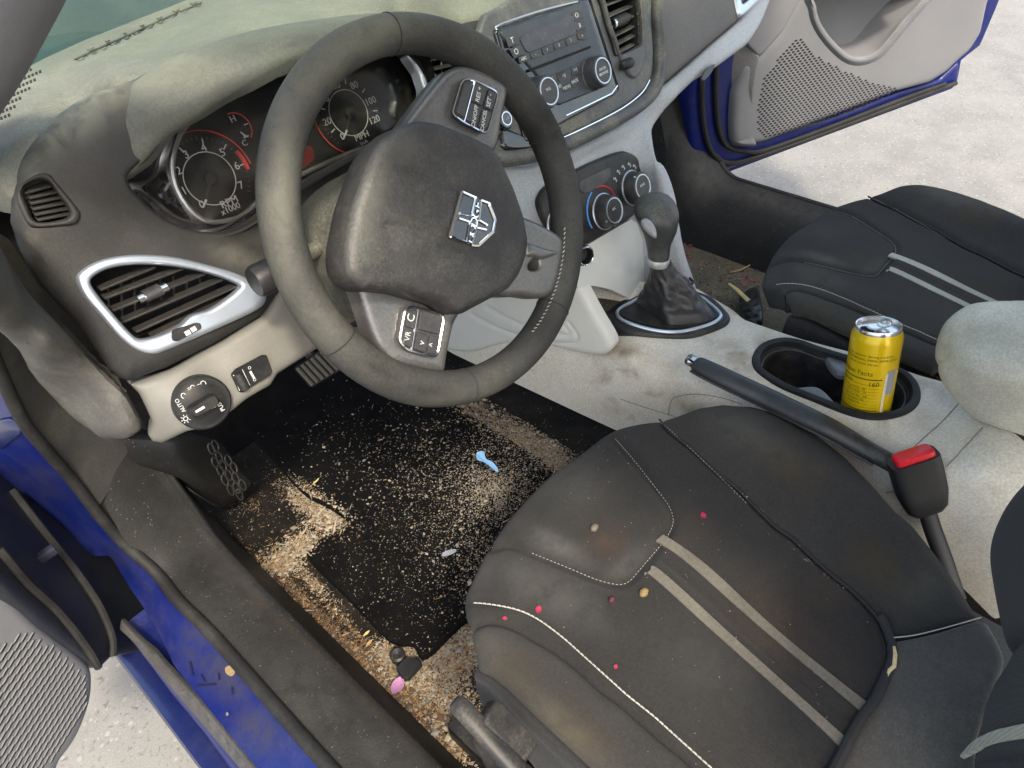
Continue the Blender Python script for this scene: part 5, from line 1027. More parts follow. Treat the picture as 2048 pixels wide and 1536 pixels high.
def stripe(top_, bot, mm):
    t_, q = smooth(top_, False, 8), smooth(bot, False, 8); k = np.linspace(0, 1, 90)
    t_ = A([np.interp(k, np.linspace(0, 1, len(t_)), t_[:, i]) for i in (0, 1)]).T; q = A([np.interp(k, np.linspace(0, 1, len(q)), q[:, i]) for i in (0, 1)]).T
    fit_ = lambda e: A([np.polyval(np.polyfit(k, e[:, i], 4), k) for i in (0, 1)]).T
    t_, q = fit_(t_), fit_(q)
    return ob('stripe', patch(list(map(tuple, t_))+list(map(tuple, q[::-1])), HS, 5, thick=.003, lift=.0012), mm, seat)
st1 = stripe(s4((1492, 1018), (1600, 1080), (1750, 1195), (1900, 1335), (2048, 1462))+s6((150, 515), (400, 725), (640, 925), (880, 1108)), s4((1440, 1056), (1520, 1105), (1680, 1225), (1830, 1370), (2000, 1520))+s6((150, 580), (400, 800), (640, 995), (850, 1172)), m_stripe)
st2 = stripe(s5((1340, 148), (1420, 185), (1500, 240), (1600, 340), (1800, 520), (2048, 740))+s6((250, 890), (500, 1110), (755, 1338)), s5((1296, 192), (1370, 230), (1450, 285), (1550, 385), (1750, 575), (2048, 820))+s6((250, 965), (500, 1190), (730, 1402)), m_stripe)
c_bk = TPS([(1958, 1000, 't', .70), (1965, 1200, 't', .66), (1990, 1318, 't', .62), (1950, 1420, 't', .60), (1915, 1540, 't', .57), (2048, 1000, 't', .585), (2048, 1200, 't', .54), (2048, 1400, 't', .50), (2048, 1540, 't', .475), (2000, 950, 't', .66)])
bkp = smooth([(2120, 880), (2048, 938), (2000, 990), (1969, 1050), (1957, 1107), (1964, 1175), (1978, 1250), (1991, 1312), (1969, 1352), (1950, 1395), (1936, 1450), (1922, 1520), (1905, 1600), (2200, 1640), (2240, 1300)], n=4)
ob('backrest', patch(bkp, c_bk, 9, rnd=.022, rdep=.014, thick=.05, grooves=[(smooth(s6((1700, 835), (1760, 780), (1830, 730), (1900, 690)), False), .004, .005), (smooth(s6((1480, 1530), (1640, 1480), (1900, 1450)), False), .003, .003)]), m_back, seat)
ob('stripe', patch(smooth(s6((1495, 1470), (1530, 1420), (1590, 1362), (1700, 1308), (1800, 1282), (1960, 1255), (1960, 1340), (1880, 1352), (1750, 1372), (1620, 1410)), n=4), c_bk, 5, thick=.003, lift=.0012), m_stripe2, seat)
lv = [U(x, y, 'x', -.64) for x, y in ((908, 1402), (925, 1418), (955, 1450), (990, 1490), (1040, 1545))]
ob('recline_lever', tube(smooth(lv, False), [.006]*2+[.0085]*3+list(np.full(len(smooth(lv, False))-5, .009)), 12, flat=.5), m_black, seat)
ob('side_trim', patch(smooth(s5((120, 1290), (160, 1262), (215, 1275), (330, 1390), (420, 1500), (460, 1580), (250, 1580), (190, 1500), (130, 1390)), n=3), TPS([(940, 1460, 'x', -.645), (1000, 1500, 'x', -.64), (960, 1540, 'x', -.65), (1020, 1540, 'x', -.642)]), 6, rnd=.008, thick=.02), m_black, seat)
ob('seat_base', rbox((-.36, -.42, .12), ((1, 0, 0), (0, 1, 0), (0, 0, 1)), (.20, .22, .10), .03), m_black, seat)
ob('seat_rail', rbox((-.585, -.40, .02), ((1, 0, 0), (0, 1, 0), (0, 0, 1)), (.018, .25, .018), .006), m_black, seat)
# the passenger seat: the same thing with clean stripes, moved across
s2_ = seat.copy(); COL.objects.link(s2_); s2_.location = (-.37+.69, -.35, .022); tag(s2_, 'passenger seat in black fabric with two clean pale stripes')
for ch in list(seat.children):
    if ch.name.split('.')[0] in ('recline_lever', 'side_trim'): continue
    c_ = ch.copy(); COL.objects.link(c_); c_.parent = s2_; c_.matrix_parent_inverse = Matrix.Translation((.37, .35, 0))
    if ch.name.split('.')[0] == 'cushion': c_.data = ch.data.copy(); c_.data.materials[0] = m_fabric2
    if ch in (st1, st2): c_.data = ch.data.copy(); c_.data.materials[0] = m_stripe2

# ------------------------------------------------------------------ doors
dr = empty('door', (.79, .42, .1), car); tag(dr, 'open passenger door with a grey card, speaker grille and map pocket')
nP = A([-.469, -.883, 0]); DP = Plane((.75, .202, .214), nP)
card = [(1468, 295), (1466, 250), (1470, 190), (1492, 130), (1517, 116), (1560, 65), (1600, -10), (1640, -120), (2100, -200), (2035, -60), (1982, 0), (1967, 68), (1945, 103), (1921, 123), (1897, 147), (1863, 168), (1795, 186), (1660, 238), (1526, 288), (1500, 290)]
pk_o = smooth(z4((820, -60), (818, 60), (828, 120), (870, 200), (950, 290), (1020, 343), (1100, 352), (1180, 320), (1250, 250), (1340, 140), (1470, 0), (1560, -90), (1200, -160)), n=5)
pk_lip = smooth(z4((782, -60), (780, 60), (795, 130), (840, 215), (925, 315), (1010, 375), (1100, 385), (1200, 345), (1275, 265), (1370, 150), (1500, 5), (1600, -95), (1200, -230)), n=5)
b = MB().add(patch(corners(card, 10), DP, 12, rnd=.016, thick=.035, holes=[pk_lip]), m_door); b.build('door_card', dr)
c_pl = TPS([(x, y, DP, .009) for x, y in pk_o[::5]]+[(x, y, DP, -.003) for x, y in pk_lip[::5]])
ob('map_pocket', patch(pk_lip, c_pl, 6, thick=.004, holes=[pk_o], hrnd=.006), m_door, dr)
Pk = DP.off(.006).P(resample(pk_o, 8)); cP = Pk.mean(0); dn = -nP*.06
ob('pocket_well', rings([Pk, Pk+(cP-Pk)*.04+dn*.25, Pk+(cP-Pk)*.22+dn*.9+A([0, 0, -.01]), Pk+(cP-Pk)*.35+dn*1.1+A([0, 0, -.02])], 'end'), m_door, dr)
ob('armrest', tube([DP.off(.03).P([(1690, -34)])[0], DP.off(.035).P([(1760, -34)])[0], DP.off(.03).P([(1850, -54)])[0]], .03, 14), m_door, dr)
side = [(1454, 258), (1456, 113), (1470, 98), (1490, 86), (1520, 108), (1505, 180), (1504, 275), (1515, 292), (1480, 288), (1462, 275)]
c_sd = TPS([(1470, 290, DP, .0), (1505, 285, DP, .003), (1505, 180, DP, .003), (1517, 116, DP, .003), (1456, 113, DP, -.03), (1454, 258, DP, -.03)])
ob('card_edge', patch(corners([(1452, 262), (1454, 113), (1472, 96), (1490, 86), (1520, 112), (1508, 180), (1506, 272), (1516, 292), (1480, 290), (1460, 278)], 6), c_sd, 6, rnd=.006, thick=.02, lift=.002), m_doord, dr)
ob('upper_card', patch(corners([(1490, 86), (1527, 20), (1540, -60), (1640, -120), (1610, -20), (1568, 60), (1518, 116)], 8), DP, 8, rnd=.006, thick=.03, lift=.003), m_door, dr)
b = MB(); gp = A(z4((725, 220), (800, 285), (850, 345), (1000, 420), (1150, 480), (1320, 520), (1220, 570), (1090, 630), (900, 700), (700, 770), (560, 805), (485, 790), (480, 640), (505, 485), (620, 325)))
e1, e2 = nrm(A([nP[1], -nP[0], 0])), A([0, 0, 1.])
if e1[0] < 0: e1 = -e1
Pg = DP.P(gp); uv = np.stack([(Pg-DP.p)@e1, (Pg-DP.p)@e2], 1); lo_, hi_ = uv.min(0), uv.max(0); sp = .0095
ci = [(math.cos(k*1.047), math.sin(k*1.047)) for k in range(6)]
j = 0; yy = lo_[1]
while yy < hi_[1]:
    xs = np.arange(lo_[0], hi_[0], sp*1.35)+(sp*.675 if j % 2 else 0); q = np.stack([xs, np.full_like(xs, yy)], 1)
    for x, y in q[inside(q, uv)]:
        c_ = DP.p+e1*x+e2*y+nP*.0004; b.add((A([c_+e1*a*.0044+e2*d*.0024 for a, d in ci]), [(0, 1, 2, 3, 4, 5)]), m_void)
    yy += sp*.62; j += 1
b.build('speaker_grille', dr)
fr_px = [(1388, 345), (1372, 300), (1362, 235), (1365, 150), (1400, 60), (1470, 60), (1470, 290), (1510, 296), (1660, 244), (1800, 190), (1880, 166), (1918, 125), (1921, 160), (1914, 172), (1660, 266), (1424, 352)]
ob('door_frame', patch(corners([(1400, 350), (1380, 290), (1376, 200), (1390, 110), (1440, 40), (1530, 60), (1560, 200), (1600, 250), (1660, 236), (1800, 182), (1880, 160), (1921, 122), (1918, 168), (1660, 264), (1427, 352)], 6), DP.off(-.022), 8, rnd=.01, thick=.05), m_paint, dr)
ob('frame_seal', tube(DP.off(-.016).P(smooth([(1440, 80), (1432, 160), (1436, 245), (1452, 290), (1490, 302), (1530, 300), (1660, 254), (1800, 200), (1890, 168)], False)), .006, 8), m_rubber, dr)
ob('frame_seal', tube(DP.off(-.016).P(smooth([(1412, 100), (1404, 180), (1410, 262), (1428, 310), (1462, 326), (1520, 312), (1660, 262), (1800, 208), (1912, 166)], False)), .006, 8), m_rubber, dr)
ob('outer_skin', patch([(1392, 340), (1380, 100), (1480, -60), (2100, -260), (1990, 20), (1960, 90), (1922, 120), (1912, 174), (1660, 268), (1430, 354)], DP.off(-.085), 20, thick=.01), m_paint, dr)

dd = empty('door', (-.80, .42, .1), car); tag(dd, 'open driver door with a grey card and slotted speaker grille')
nD = A([.5, -.866, 0]); DD = Plane(U(195, 1370, 'z', .1), nD)
dcard = s1((-60, 640), (0, 692), (60, 735), (200, 882), (350, 1000), (415, 1058), (440, 1110), (440, 1200), (420, 1290), (370, 1410), (300, 1510), (220, 1610), (-200, 1700), (-400, 1000))
ob('door_card', patch(smooth(dcard, n=4), DD, 12, rnd=.018, thick=.04), m_door, dd)
b = MB(); gpx = A(s1((-40, 1010), (60, 960), (150, 935), (240, 1010), (320, 1060), (390, 1130), (395, 1230), (360, 1330), (250, 1480), (160, 1570), (-60, 1620)))
e1 = nrm(A([nD[1], -nD[0], 0])); Pg = DD.P(gpx); uv = np.stack([(Pg-DD.p)@e1, (Pg-DD.p)@e2], 1); lo_, hi_ = uv.min(0), uv.max(0); j = 0; yy = lo_[1]
dslot = nrm(DD.P(s1((250, 1120)))[0]-DD.P(s1((285, 1055)))[0]); dperp = np.cross(nD, dslot)
while yy < hi_[1]:
    xs = np.arange(lo_[0], hi_[0], .0098)+(.0049 if j % 2 else 0); q = np.stack([xs, np.full_like(xs, yy)], 1)
    for x, y in q[inside(q, uv)]:
        c_ = DD.p+e1*x+e2*y+nD*.0005
        b.add((A([c_+dslot*.0062, c_+dslot*.003+dperp*.0013, c_-dslot*.004+dperp*.0013, c_-dslot*.0062, c_-dslot*.004-dperp*.0012, c_+dslot*.003-dperp*.0012]), [(0, 1, 2, 3, 4, 5)]), m_void)
        b.add(tube([c_+dslot*.005-dperp*.0022, c_-dslot*.005-dperp*.0022], .0009, 5), m_door)
    yy += .0078; j += 1
b.build('speaker_grille', dd)
c_ed = TPS([(195, 1375, 'y', .19), (240, 1285, 'y', .24), (40, 1180, 'y', .20), (0, 1150, 'y', .18), (214, 1118, 'y', .345), (100, 1020, 'y', .395), (0, 940, 'y', .425)])
ob('door_frame', patch(s1((-120, 90), (-40, 80), (60, 130), (150, 210), (270, 320), (420, 455), (620, 640), (760, 900), (650, 1010), (515, 1040), (470, 1085), (410, 1070), (200, 890), (0, 700), (-120, 600)), c_ed, 9, rnd=.01, thick=.02), mat('shaded_door_edge', (.010, .012, .02), .5, dust=(.05, .05, .05), dust_amt=.4), dd)  # near-black edge colour has the shadow of the door gap painted in
ob('check_strap', rbox(U(60, 1130, 'y', .27), (nrm(dirs([(150, 1080)])[0]-dirs([(60, 1140)])[0]), (0, 0, 1), (0, 1, 0)), (.035, .006, .005), .002), mat('strap_metal', (.02, .022, .035), .45), dd)
ob('frame_seal', tube(c_ed.P(smooth(s1((60, 300), (200, 480), (330, 640), (440, 800), (500, 940), (505, 1030)), False))-dirs([(150, 1150)])[0]*.008, .0048, 8), m_rubber, dd)
ob('frame_seal', tube(c_ed.P(smooth(s1((0, 560), (120, 700), (260, 830), (380, 980), (440, 1080)), False))-dirs([(150, 1150)])[0]*.008, .0048, 8), m_rubber, dd)

# ------------------------------------------------------------------ loose things: mat, can, litter
MAT_Z = .009
mz = Plane((0, 0, MAT_Z), (0, 0, 1))
mp_ = smooth([(500, 862), (540, 910), (605, 985), (660, 1015), (694, 1045), (660, 1072), (610, 1105), (690, 1190), (780, 1282), (826, 1290), (842, 1318), (872, 1300), (940, 1236), (1060, 1180), (1140, 1100), (1160, 1000), (1130, 952), (1040, 890), (930, 822), (850, 770), (700, 740), (560, 800)], n=3)
fm = ob('floor_mat', patch(mp_, mz, 14, rnd=.006, thick=.0065), m_mat); tag(fm, 'black carpet floor mat littered with crumbs in front of the driver seat', 'floor mat')
b = MB(); hk = px2(Plane((0, 0, .008), (0, 0, 1)), s3((1325, 920))[0])
P = Plane((0, 0, .010), (0, 0, 1)).P(corners(s3((1240, 920), (1300, 855), (1380, 855), (1412, 890), (1320, 990), (1280, 985)), 5)); b.add(slab(P, (0, 0, 1), .010, .002), m_black)
b.add(lathe([(.011, -.002), (.011, .007), (.008, .009), (.0, .006)], px2(Plane((0, 0, .009), (0, 0, 1)), s3((1252, 832))[0]), (0, 0, 1), 20), m_black); b.build('mat_anchor', floor)

# drink can standing in the cup holder
ctop_ = U(1757, 652, 't', .83); cbot = U(1733, 800, 'z', .305); ca = nrm(ctop_-cbot); ch_ = .166; cb = ctop_-ca*ch_
can = empty('drink_can', cb); tag(can, 'opened yellow drink can standing in the rear cup holder', 'can')
R_ = .0290; kc = R_/.0335; fdir = nrm((CAM-ctop_)-ca*((CAM-ctop_)@ca)); sdir = np.cross(ca, fdir)      # fdir: side facing the seat
b = MB().add(lathe([(.0, .003), (.019, .003), (.0215, 0), (.026, .006), (R_, .014), (R_, ch_-.014), (R_*.985, ch_-.010), (.0300*kc, ch_-.003), (.0292*kc, ch_-.001)], cb, ca, 64), m_can)
def cyl_pt(a, h, r=R_+.0003): return cb+ca*h+r*(np.outer(np.cos(np.atleast_1d(a)), fdir)+np.outer(np.sin(np.atleast_1d(a)), sdir))
def band(a0, a1, h0, h1, m, r=R_+.00025):
    a = np.radians(np.linspace(a0, a1, max(3, int(abs(a1-a0)/6)+2))); p, q = cyl_pt(a, h0, r), cyl_pt(a, h1, r); n_ = len(a)
    b.add((np.vstack([p, q]), [(i, i+1, n_+i+1, n_+i) for i in range(n_-1)]), m)
def wrap(s, a_c, h, size, m):
    v_, f_ = text(s, (0, 0, 0), (1, 0, 0), (0, 1, 0), size); 
    a = math.radians(a_c)+v_[:, 0]/R_; b.add((np.array([cyl_pt(x, h+y, R_+.0003)[0] for x, y in zip(a, v_[:, 1])]), f_), m)
for h, w, a0, a1 in ((.106, .0016, -75, 28), (.099, .0005, -75, 28), (.062, .0016, -75, 26), (.0555, .0006, -75, 26), (.0505, .0005, -75, 26)): band(a0, a1, h, h+w, m_ink)
for h in (.094, .0895, .085, .0805, .076, .0715, .067): band(-70, 24, h, h+.0003, m_ink)
wrap('Nutrition Facts', -48, .1145, .0088, m_ink); wrap('Calories', -62, .1018, .0068, m_ink); wrap('160', 10, .1005, .0085, m_ink)
for k, s in enumerate(('2 servings per container  Serving size 8 fl oz', 'REFRESHING SPARKLING DRINK SERVE COLD', 'please recycle this can')): wrap(s, -22, .138-.0052*k, .0040, m_ink)
for k, s in enumerate(('Total Fat 0g   0%', 'Sodium 40mg   2%', 'Total Carb 42g  15%', 'Total Sugars 40g', 'Protein 0g')): wrap(s, -30, .0925-.0045*k-.0012*(k > 1), .0036, m_ink)
for k, s in enumerate(('Not a significant source of other nutrients', 'INGREDIENTS: CARBONATED WATER, SUGAR,', 'CITRIC ACID, NATURAL FLAVORS, SODIUM', 'CITRATE, COLORS, CAFFEINE', 'KEEP COOL AND DRY')): wrap(s, -22, .046-.0052*k, .0040, m_ink)
band(38, 62, .085, .118, mat('can_grey_block', (.30, .31, .33), .4)); band(34, 40, .06, .115, mat('can_pale_block', (.72, .66, .48), .4)); band(-72, -46, .005, .030, mat('barcode_white', (.6, .62, .6), .5))
for k in range(9): band(-70+k*2.6, -69+k*2.6, .009, .027, m_ink, R_+.0004)
b.build('body', can)
b = MB().add(lathe([(r__*kc, h__) for r__, h__ in ((.0300, ch_-.003), (.0302, ch_), (.0290, ch_+.0022), (.0275, ch_+.0012), (.0262, ch_-.0050), (.0245, ch_-.0055), (.0235, ch_-.0035), (.0, ch_-.0030))], cb, ca, 56), m_alu); b.build('lid', can)
td = nrm(sdir*.86-fdir*.50); tp_ = np.cross(ca, td); c0 = cb+ca*(ch_-.0030)
ob('mouth', slab(ell(c0-td*.0135+tp_*.0, td*.0072, tp_*.0095, 24), ca, .0004), m_void, can)
b = MB(); lt = c0+ca*.0025
def tabring(cx_, a_, b__, r): return tube(ell(lt+td*cx_+ca*(cx_*.12+.001), td*a_+ca*a_*.12, tp_*b__, 26), r, 6, True)
b.add(slab(ell(lt-td*.004, td*.0085, tp_*.0075, 26), ca, .0012, .0004), m_alu); b.add(tabring(.0065, .0065, .0068, .0013), m_alu); b.add(tabring(-.0005, .012, .0080, .0010), m_alu); b.build('pull_tab', can)

# coin-like disc in the tray
cn = ob('coin', lathe([(.0105, 0), (.0107, .0006), (.0105, .0014), (.0, .0014)], px2(Plane((0, 0, .275), (0, 0, 1)), z7((672, 1300))[0]), (0, 0, 1), 32), mat('coin_metal', (.55, .55, .53), .4, metal=.4)); tag(cn, 'small pale round coin in the front console tray', 'coin')

# litter one can point at
def leaf(name, px, z, length, width, m, label, cat, ang=None, to=None, curl=.15, surf=None, group=None, h=.002):
    c_ = (surf.P([px])[0] if surf is not None else U(px[0], px[1], 'z', z))+A([0, 0, h])
    if to is not None: q = (surf.P([to])[0] if surf is not None else U(to[0], to[1], 'z', z))+A([0, 0, h]); d = nrm(q-c_); length = np.linalg.norm(q-c_); c_ = (c_+q)/2
    else: d = A([math.cos(ang), math.sin(ang), 0])
    sd = nrm(np.cross(A([0, 0, 1.]), d)); n_ = 9; V = []
    for i in range(n_):
        s = i/(n_-1)*2-1; w = width*max(math.sin(math.pi*(i+.15)/(n_-.7))**.8, .08); cz = curl*length*(s*s)*.5
        for k in (-1, 0, 1): V.append(c_+d*s*length/2+sd*k*w/2+A([0, 0, cz+abs(k)*w*.15]))
    V = A(V); F = [(i*3+k, i*3+k+1, i*3+k+4, i*3+k+3) for i in range(n_-1) for k in (0, 1)]
    m2 = len(V); V2 = np.vstack([V, V-A([0, 0, .0004])]); F2 = F+[tuple(q_+m2 for q_ in f_[::-1]) for f_ in F]
    o_ = ob(name, (V2, F2), m); tag(o_, label, cat, group); return o_
M_ = lambda n_, c_: mat(n_, c_, .7, var=.25)
m_lf, m_yl, m_pink, m_bluep, m_greyp, m_purp, m_twig, m_or = M_('dry_leaf', (.38, .24, .10)), M_('straw_leaf', (.55, .44, .18)), M_('pink_petal', (.34, .018, .055)), M_('blue_plastic', (.25, .50, .80)), M_('grey_plastic', (.22, .24, .28)), M_('purple_petal', (.34, .16, .30)), M_('pale_twig', (.62, .48, .26)), M_('orange_crumb', (.55, .26, .08))
sc = ob('plastic_scrap', patch(smooth(s4((180, 430), (205, 418), (232, 420), (245, 465), (290, 490), (330, 540), (325, 555), (290, 528), (235, 490), (185, 475)), n=3), Plane((0, 0, .018), (.15, .1, 1)), 4, thick=.0006, grooves=[(s4((200, 440), (320, 545)), .003, .003)]), m_bluep); tag(sc, 'torn light blue plastic scrap on the black floor mat', 'scrap')
sc = ob('plastic_scrap', patch(smooth(s2((1365, 1055), (1375, 1035), (1410, 1022), (1440, 1020), (1435, 1035), (1400, 1050)), n=3), Plane((0, 0, .016), (.1, .1, 1)), 4, thick=.0006), m_greyp); tag(sc, 'crumpled grey plastic scrap on the mat near the seat front', 'scrap')
leaf('leaf', s2((965, 1470))[0], .012, 0, .004, m_yl, 'long straw coloured leaf at the rear corner of the floor mat', 'leaf', to=s2((998, 1440))[0])
leaf('leaf', s3((1050, 775))[0], .012, 0, .005, m_lf, 'brown pointed leaf beside the mat fastener hole', 'leaf', to=s3((1090, 730))[0])
leaf('leaf', s2((705, 695))[0], .012, 0, .003, m_yl, 'thin yellow leaf sliver on the mat near the foot rest', 'leaf', to=s2((740, 660))[0])
leaf('petal', s3((1255, 1030))[0], .006, .026, .017, m_purp, 'mauve petal lying in the gap between sill and floor', 'petal', ang=.3, curl=.3, h=.006)
for px, lab in ((s4((1728, 865))[0], 'bright pink petal on the seat cushion near the right bolster'), (s5((605, 462))[0], 'bright pink petal on the white stitched seam'), (s5((375, 522))[0], 'small pink petal at the front of the seat side bolster'), (s5((1130, 852))[0], 'tiny pink petal below the stitched seam on the seat')):
    leaf('petal', px, 0, 0.0085 if 'bright' in lab else .005, .0065 if 'bright' in lab else .004, m_pink, lab, 'petal', ang=random.random()*3, surf=HS, group='pink petals on the driver seat', curl=.2)
def pebble(name, px, r, m, label, cat='pebble', fl=.7):
    c_ = HS.P([px])[0]+A([0, 0, r*fl*.55]); bm = bmesh.new(); bmesh.ops.create_icosphere(bm, subdivisions=2, radius=1)
    V = A([v_.co[:] for v_ in bm.verts]); F = [tuple(v_.index for v_ in f_.verts) for f_ in bm.faces]; bm.free()
    V = V*(1+.12*np.sin(V[:, :1]*5+V[:, 1:2]*4))*A([1.15, .85, fl])*r+c_
    tag(ob(name, (V, F), m, None, 80), label, cat)
pebble('pebble', s5((1322, 342))[0], .0052, M_('tan_pebble', (.28, .19, .08)), 'tan pebble on the seat next to the grey stripe')
pebble('pebble', s5((1104, 388))[0], .0038, M_('maroon_berry', (.09, .02, .03)), 'dark red dried berry on the seat cushion', 'berry')
pebble('pebble', s4((985, 945))[0], .0050, M_('brown_pebble', (.16, .13, .10)), 'round brown pebble on the front of the seat cushion')
tw = [HS.P([p])[0]+A([0, 0, .004]) for p in s6((1062, 780), (1070, 830), (1060, 905), (1030, 930), (1005, 985), (968, 1062))]
tw = c_rear.P(s6((1060, 780), (1068, 830), (1060, 905), (1030, 930), (1005, 985), (968, 1062)))+A([0, 0, .004])
tag(ob('twig', tube(tw, [.0012, .0020, .0020, .0019, .0016, .0008], 6), m_twig), 'pale bent twig lying in the rear seam of the driver seat', 'twig')
c_tw = U(1452, 1127, 'z', 0)
tw = [U(x, y, 'z', .012) for x, y in z7((1690, 1000), (1760, 985), (1830, 950), (1868, 922))]
tag(ob('twig', tube(tw, [.001, .0018, .0016, .001], 6), m_lf), 'brown twig on the passenger footwell carpet', 'twig')
# black crumpled bag and straw beside the passenger seat
bagp = smooth([(1492, 640), (1478, 618), (1472, 595), (1485, 580), (1500, 570), (1520, 575), (1530, 640)], n=4)
bg_ = ob('bag', patch(bagp, TPS([(1475, 600, 'z', .05), (1500, 570, 'z', .03), (1500, 640, 'z', .10), (1530, 640, 'z', .10), (1500, 605, 'z', .10), (1530, 580, 'z', .06)]), 4, rnd=.012, thick=.02, grooves=[([(1478, 600), (1510, 590)], .004, .006), ([(1480, 612), (1510, 605)], .004, .006), ([(1482, 624), (1515, 618)], .004, .006), ([(1488, 634), (1515, 630)], .003, .006)]), mat('black_bag', (.02, .02, .021), .35, bump=.3)); tag(bg_, 'crumpled black plastic bag between passenger seat and console', 'bag')
tag(ob('straw', tube([U(1458, 567, 'z', .05), U(1475, 580, 'z', .06), U(1502, 606, 'z', .09)], [.003, .005, .006], 8, flat=.4), m_yl), 'flat pale wooden stick standing by the passenger seat', 'stick')

# crumbs, sand and needles: too many to count
def octa(c_, r, q): 
    ax = q; return [c_+ax[0]*r[0], c_-ax[0]*r[0], c_+ax[1]*r[1], c_-ax[1]*r[1], c_+ax[2]*r[2], c_-ax[2]*r[2]]
OF = [(0, 2, 4), (2, 1, 4), (1, 3, 4), (3, 0, 4), (2, 0, 5), (1, 2, 5), (3, 1, 5), (0, 3, 5)]
crumb_m = [mat('crumb_'+n_, c_, .85, var=.2) for n_, c_ in (('tan', (.21, .155, .092)), ('pale', (.32, .275, .205)), ('grey', (.21, .20, .18)), ('brown', (.095, .052, .025)), ('orange', (.24, .125, .05)), ('dark', (.07, .05, .035)))]
def scatter(name, spec, label, zf, parent=None):
    V, F, I = [], [], []; n_ = 0
    for (px, sx_, sy_, rot, cnt, size, mix, needle, *om) in spec:
        g = RNG.normal(size=(cnt, 2))*(sx_, sy_); a = math.radians(rot); g = g@A([[math.cos(a), math.sin(a)], [-math.sin(a), math.cos(a)]])+A(px)
        P = zf(g)
        if om: P[inside(g, resample(mp_, 6))] = np.nan
        for k in range(cnt):
            if P[k] is None or not np.isfinite(P[k]).all(): continue
            s_ = size*math.exp(RNG.normal()*.45); t_ = RNG.random()*6.28; e = RNG.normal(size=3)*.25
            a1 = nrm(A([math.cos(t_), math.sin(t_), e[0]])); a2 = nrm(np.cross(A([e[1], e[2], 1]), a1)); a3 = np.cross(a1, a2)
            r_ = (s_*1.2, s_*.9, s_*.5) if RNG.random() > needle else (s_*3.6, s_*.32, s_*.3)
            V += octa(P[k]+A([0, 0, r_[2]*.6+s_*.4*RNG.random()]), r_, (a1, a2, a3)); F += [tuple(q+n_ for q in f_) for f_ in OF]; n_ += 6
            I += [RNG.choice(6, p=mix)]*8
    me = bpy.data.meshes.new(name); me.from_pydata([tuple(v_) for v_ in V], [], F)
    for m in crumb_m: me.materials.append(m)
    me.polygons.foreach_set('material_index', I); me.update()
    o_ = bpy.data.objects.new(name, me); COL.objects.link(o_); tag(o_, label, 'crumbs', kind='stuff'); return o_
mixA, mixB, mixC, mixD = [.38, .28, .14, .1, .06, .04], [.2, .38, .36, .03, .02, .01], [.25, .10, .05, .30, .25, .05], [.1, .03, .03, .42, .12, .30]
def floor_z(g):
    P = CAM+((.0-CAM[2])/dirs(g)[:, 2])[:, None]*dirs(g); on_mat = inside(A(g), resample(mp_, 6)); P[:, 2] = np.where(on_mat, MAT_Z+.0004, .0008)
    bad = (P[:, 0] < -.615) | (P[:, 0] > -.11) | (P[:, 1] > .56); P[bad] = np.nan; return P
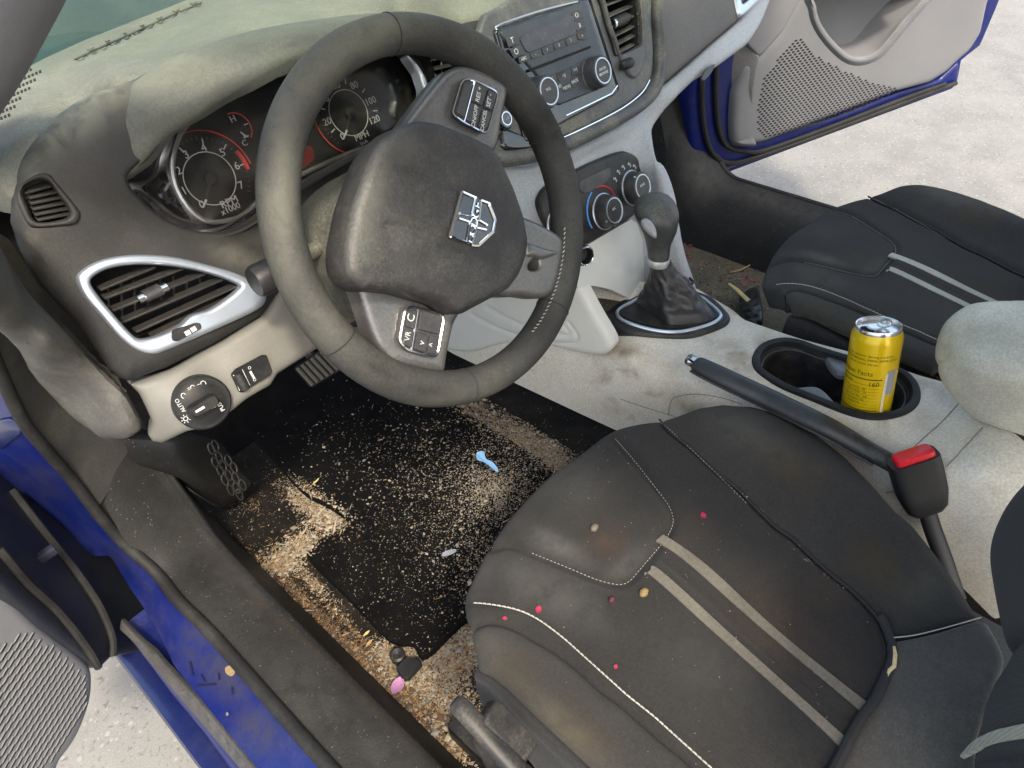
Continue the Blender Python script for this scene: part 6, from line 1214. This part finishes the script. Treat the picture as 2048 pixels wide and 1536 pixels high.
spec = [((985, 975), 85, 70, -20, 3800, .0007, mixB, .05), ((990, 985), 40, 35, 0, 2200, .0008, mixB, .05), ((930, 1080), 95, 90, 0, 2000, .0006, mixB, .08), ((800, 1110), 130, 110, 40, 1500, .0006, mixB, .15), ((850, 930), 130, 70, 0, 1500, .0010, mixB, .12), ((720, 850), 110, 60, 0, 160, .0008, mixB, .2),
        ((1030, 865), 62, 16, 30, 5100, .0009, mixA, .10), ((1105, 915), 36, 15, 35, 3300, .0009, mixA, .10), ((945, 815), 30, 16, 30, 600, .0018, mixA, .05), ((622, 1012), 36, 14, 38, 2850, .0009, mixA, .18), ((660, 1040), 16, 12, 0, 500, .0016, mixA, .15), ((590, 1100), 34, 15, -35, 1500, .0013, mixA, .25), ((560, 1130), 14, 10, 0, 350, .0018, mixA, .25),
        ((620, 1160), 40, 7, 45, 750, .0009, mixA, .2), ((700, 1255), 60, 6, 45, 500, .0008, mixC, .3), ((590, 1185), 60, 9, 45, 1350, .0009, mixD, .35), ((705, 1300), 60, 9, 45, 1800, .0009, mixD, .35), ((790, 1385), 60, 17, 45, 2300, .0013, mixD, .3),
        ((795, 1312), 26, 22, 0, 3600, .0009, mixA, .2, 1), ((800, 1370), 34, 20, 20, 2850, .0009, mixA, .2), ((912, 1310), 46, 24, -40, 7500, .0009, mixA, .06, 1), ((865, 1345), 30, 24, 0, 3000, .0009, mixA, .12, 1), ((900, 1400), 50, 25, 40, 2250, .0009, mixA, .15), ((900, 1480), 30, 40, 0, 1500, .0014, mixA, .12), ((500, 1010), 20, 14, 0, 160, .0008, mixC, .3), ((540, 1050), 40, 30, 30, 120, .0007, mixA, .2), ((1000, 1150), 60, 50, 0, 1350, .0009, mixB, .1)]
scatter('crumbs', spec, 'tan crumbs, sand and pine needles strewn over the driver footwell', floor_z)
def pfloor(g):
    P = CAM+((.008-CAM[2])/dirs(g)[:, 2])[:, None]*dirs(g); bad = (P[:, 0] < .13) | (P[:, 0] > .605) | (P[:, 1] > .56); P[bad] = np.nan; return P
scatter('crumbs', [((1420, 550), 60, 50, 0, 900, .0011, mixD, .25), ((1460, 600), 40, 40, 0, 500, .0012, mixC, .3), ((1500, 500), 60, 20, 15, 300, .0015, mixD, .3)], 'leaf crumbs on the passenger footwell carpet', pfloor)
pm = scatter('petals', [((1375, 500), 8, 8, 0, 16, .0022, [0, 0, 0, 0, 0, 1], 0), ((1495, 560), 12, 10, 0, 24, .0022, [0, 0, 0, 0, 0, 1], 0)], 'scattered pink petal bits on the passenger carpet', pfloor); pm['category'] = 'petals'
pm.data.materials[5] = m_pink
def seat_z(g): return HS.P(g)+A([0, 0, .0004])
scatter('crumbs', [((1300, 1000), 150, 130, 30, 140, .00032, [.1, .5, .4, 0, 0, 0], .1), ((1450, 1250), 170, 140, 30, 110, .00032, [.1, .5, .4, 0, 0, 0], .1), ((1150, 900), 60, 60, 0, 50, .0005, [.1, .6, .3, 0, 0, 0], .2), ((1560, 1050), 110, 4, 42, 24, .0006, mixA, .3), ((1640, 1140), 60, 3, 42, 20, .0007, mixA, .3)], 'tiny pale specks of dust on the driver seat', seat_z)
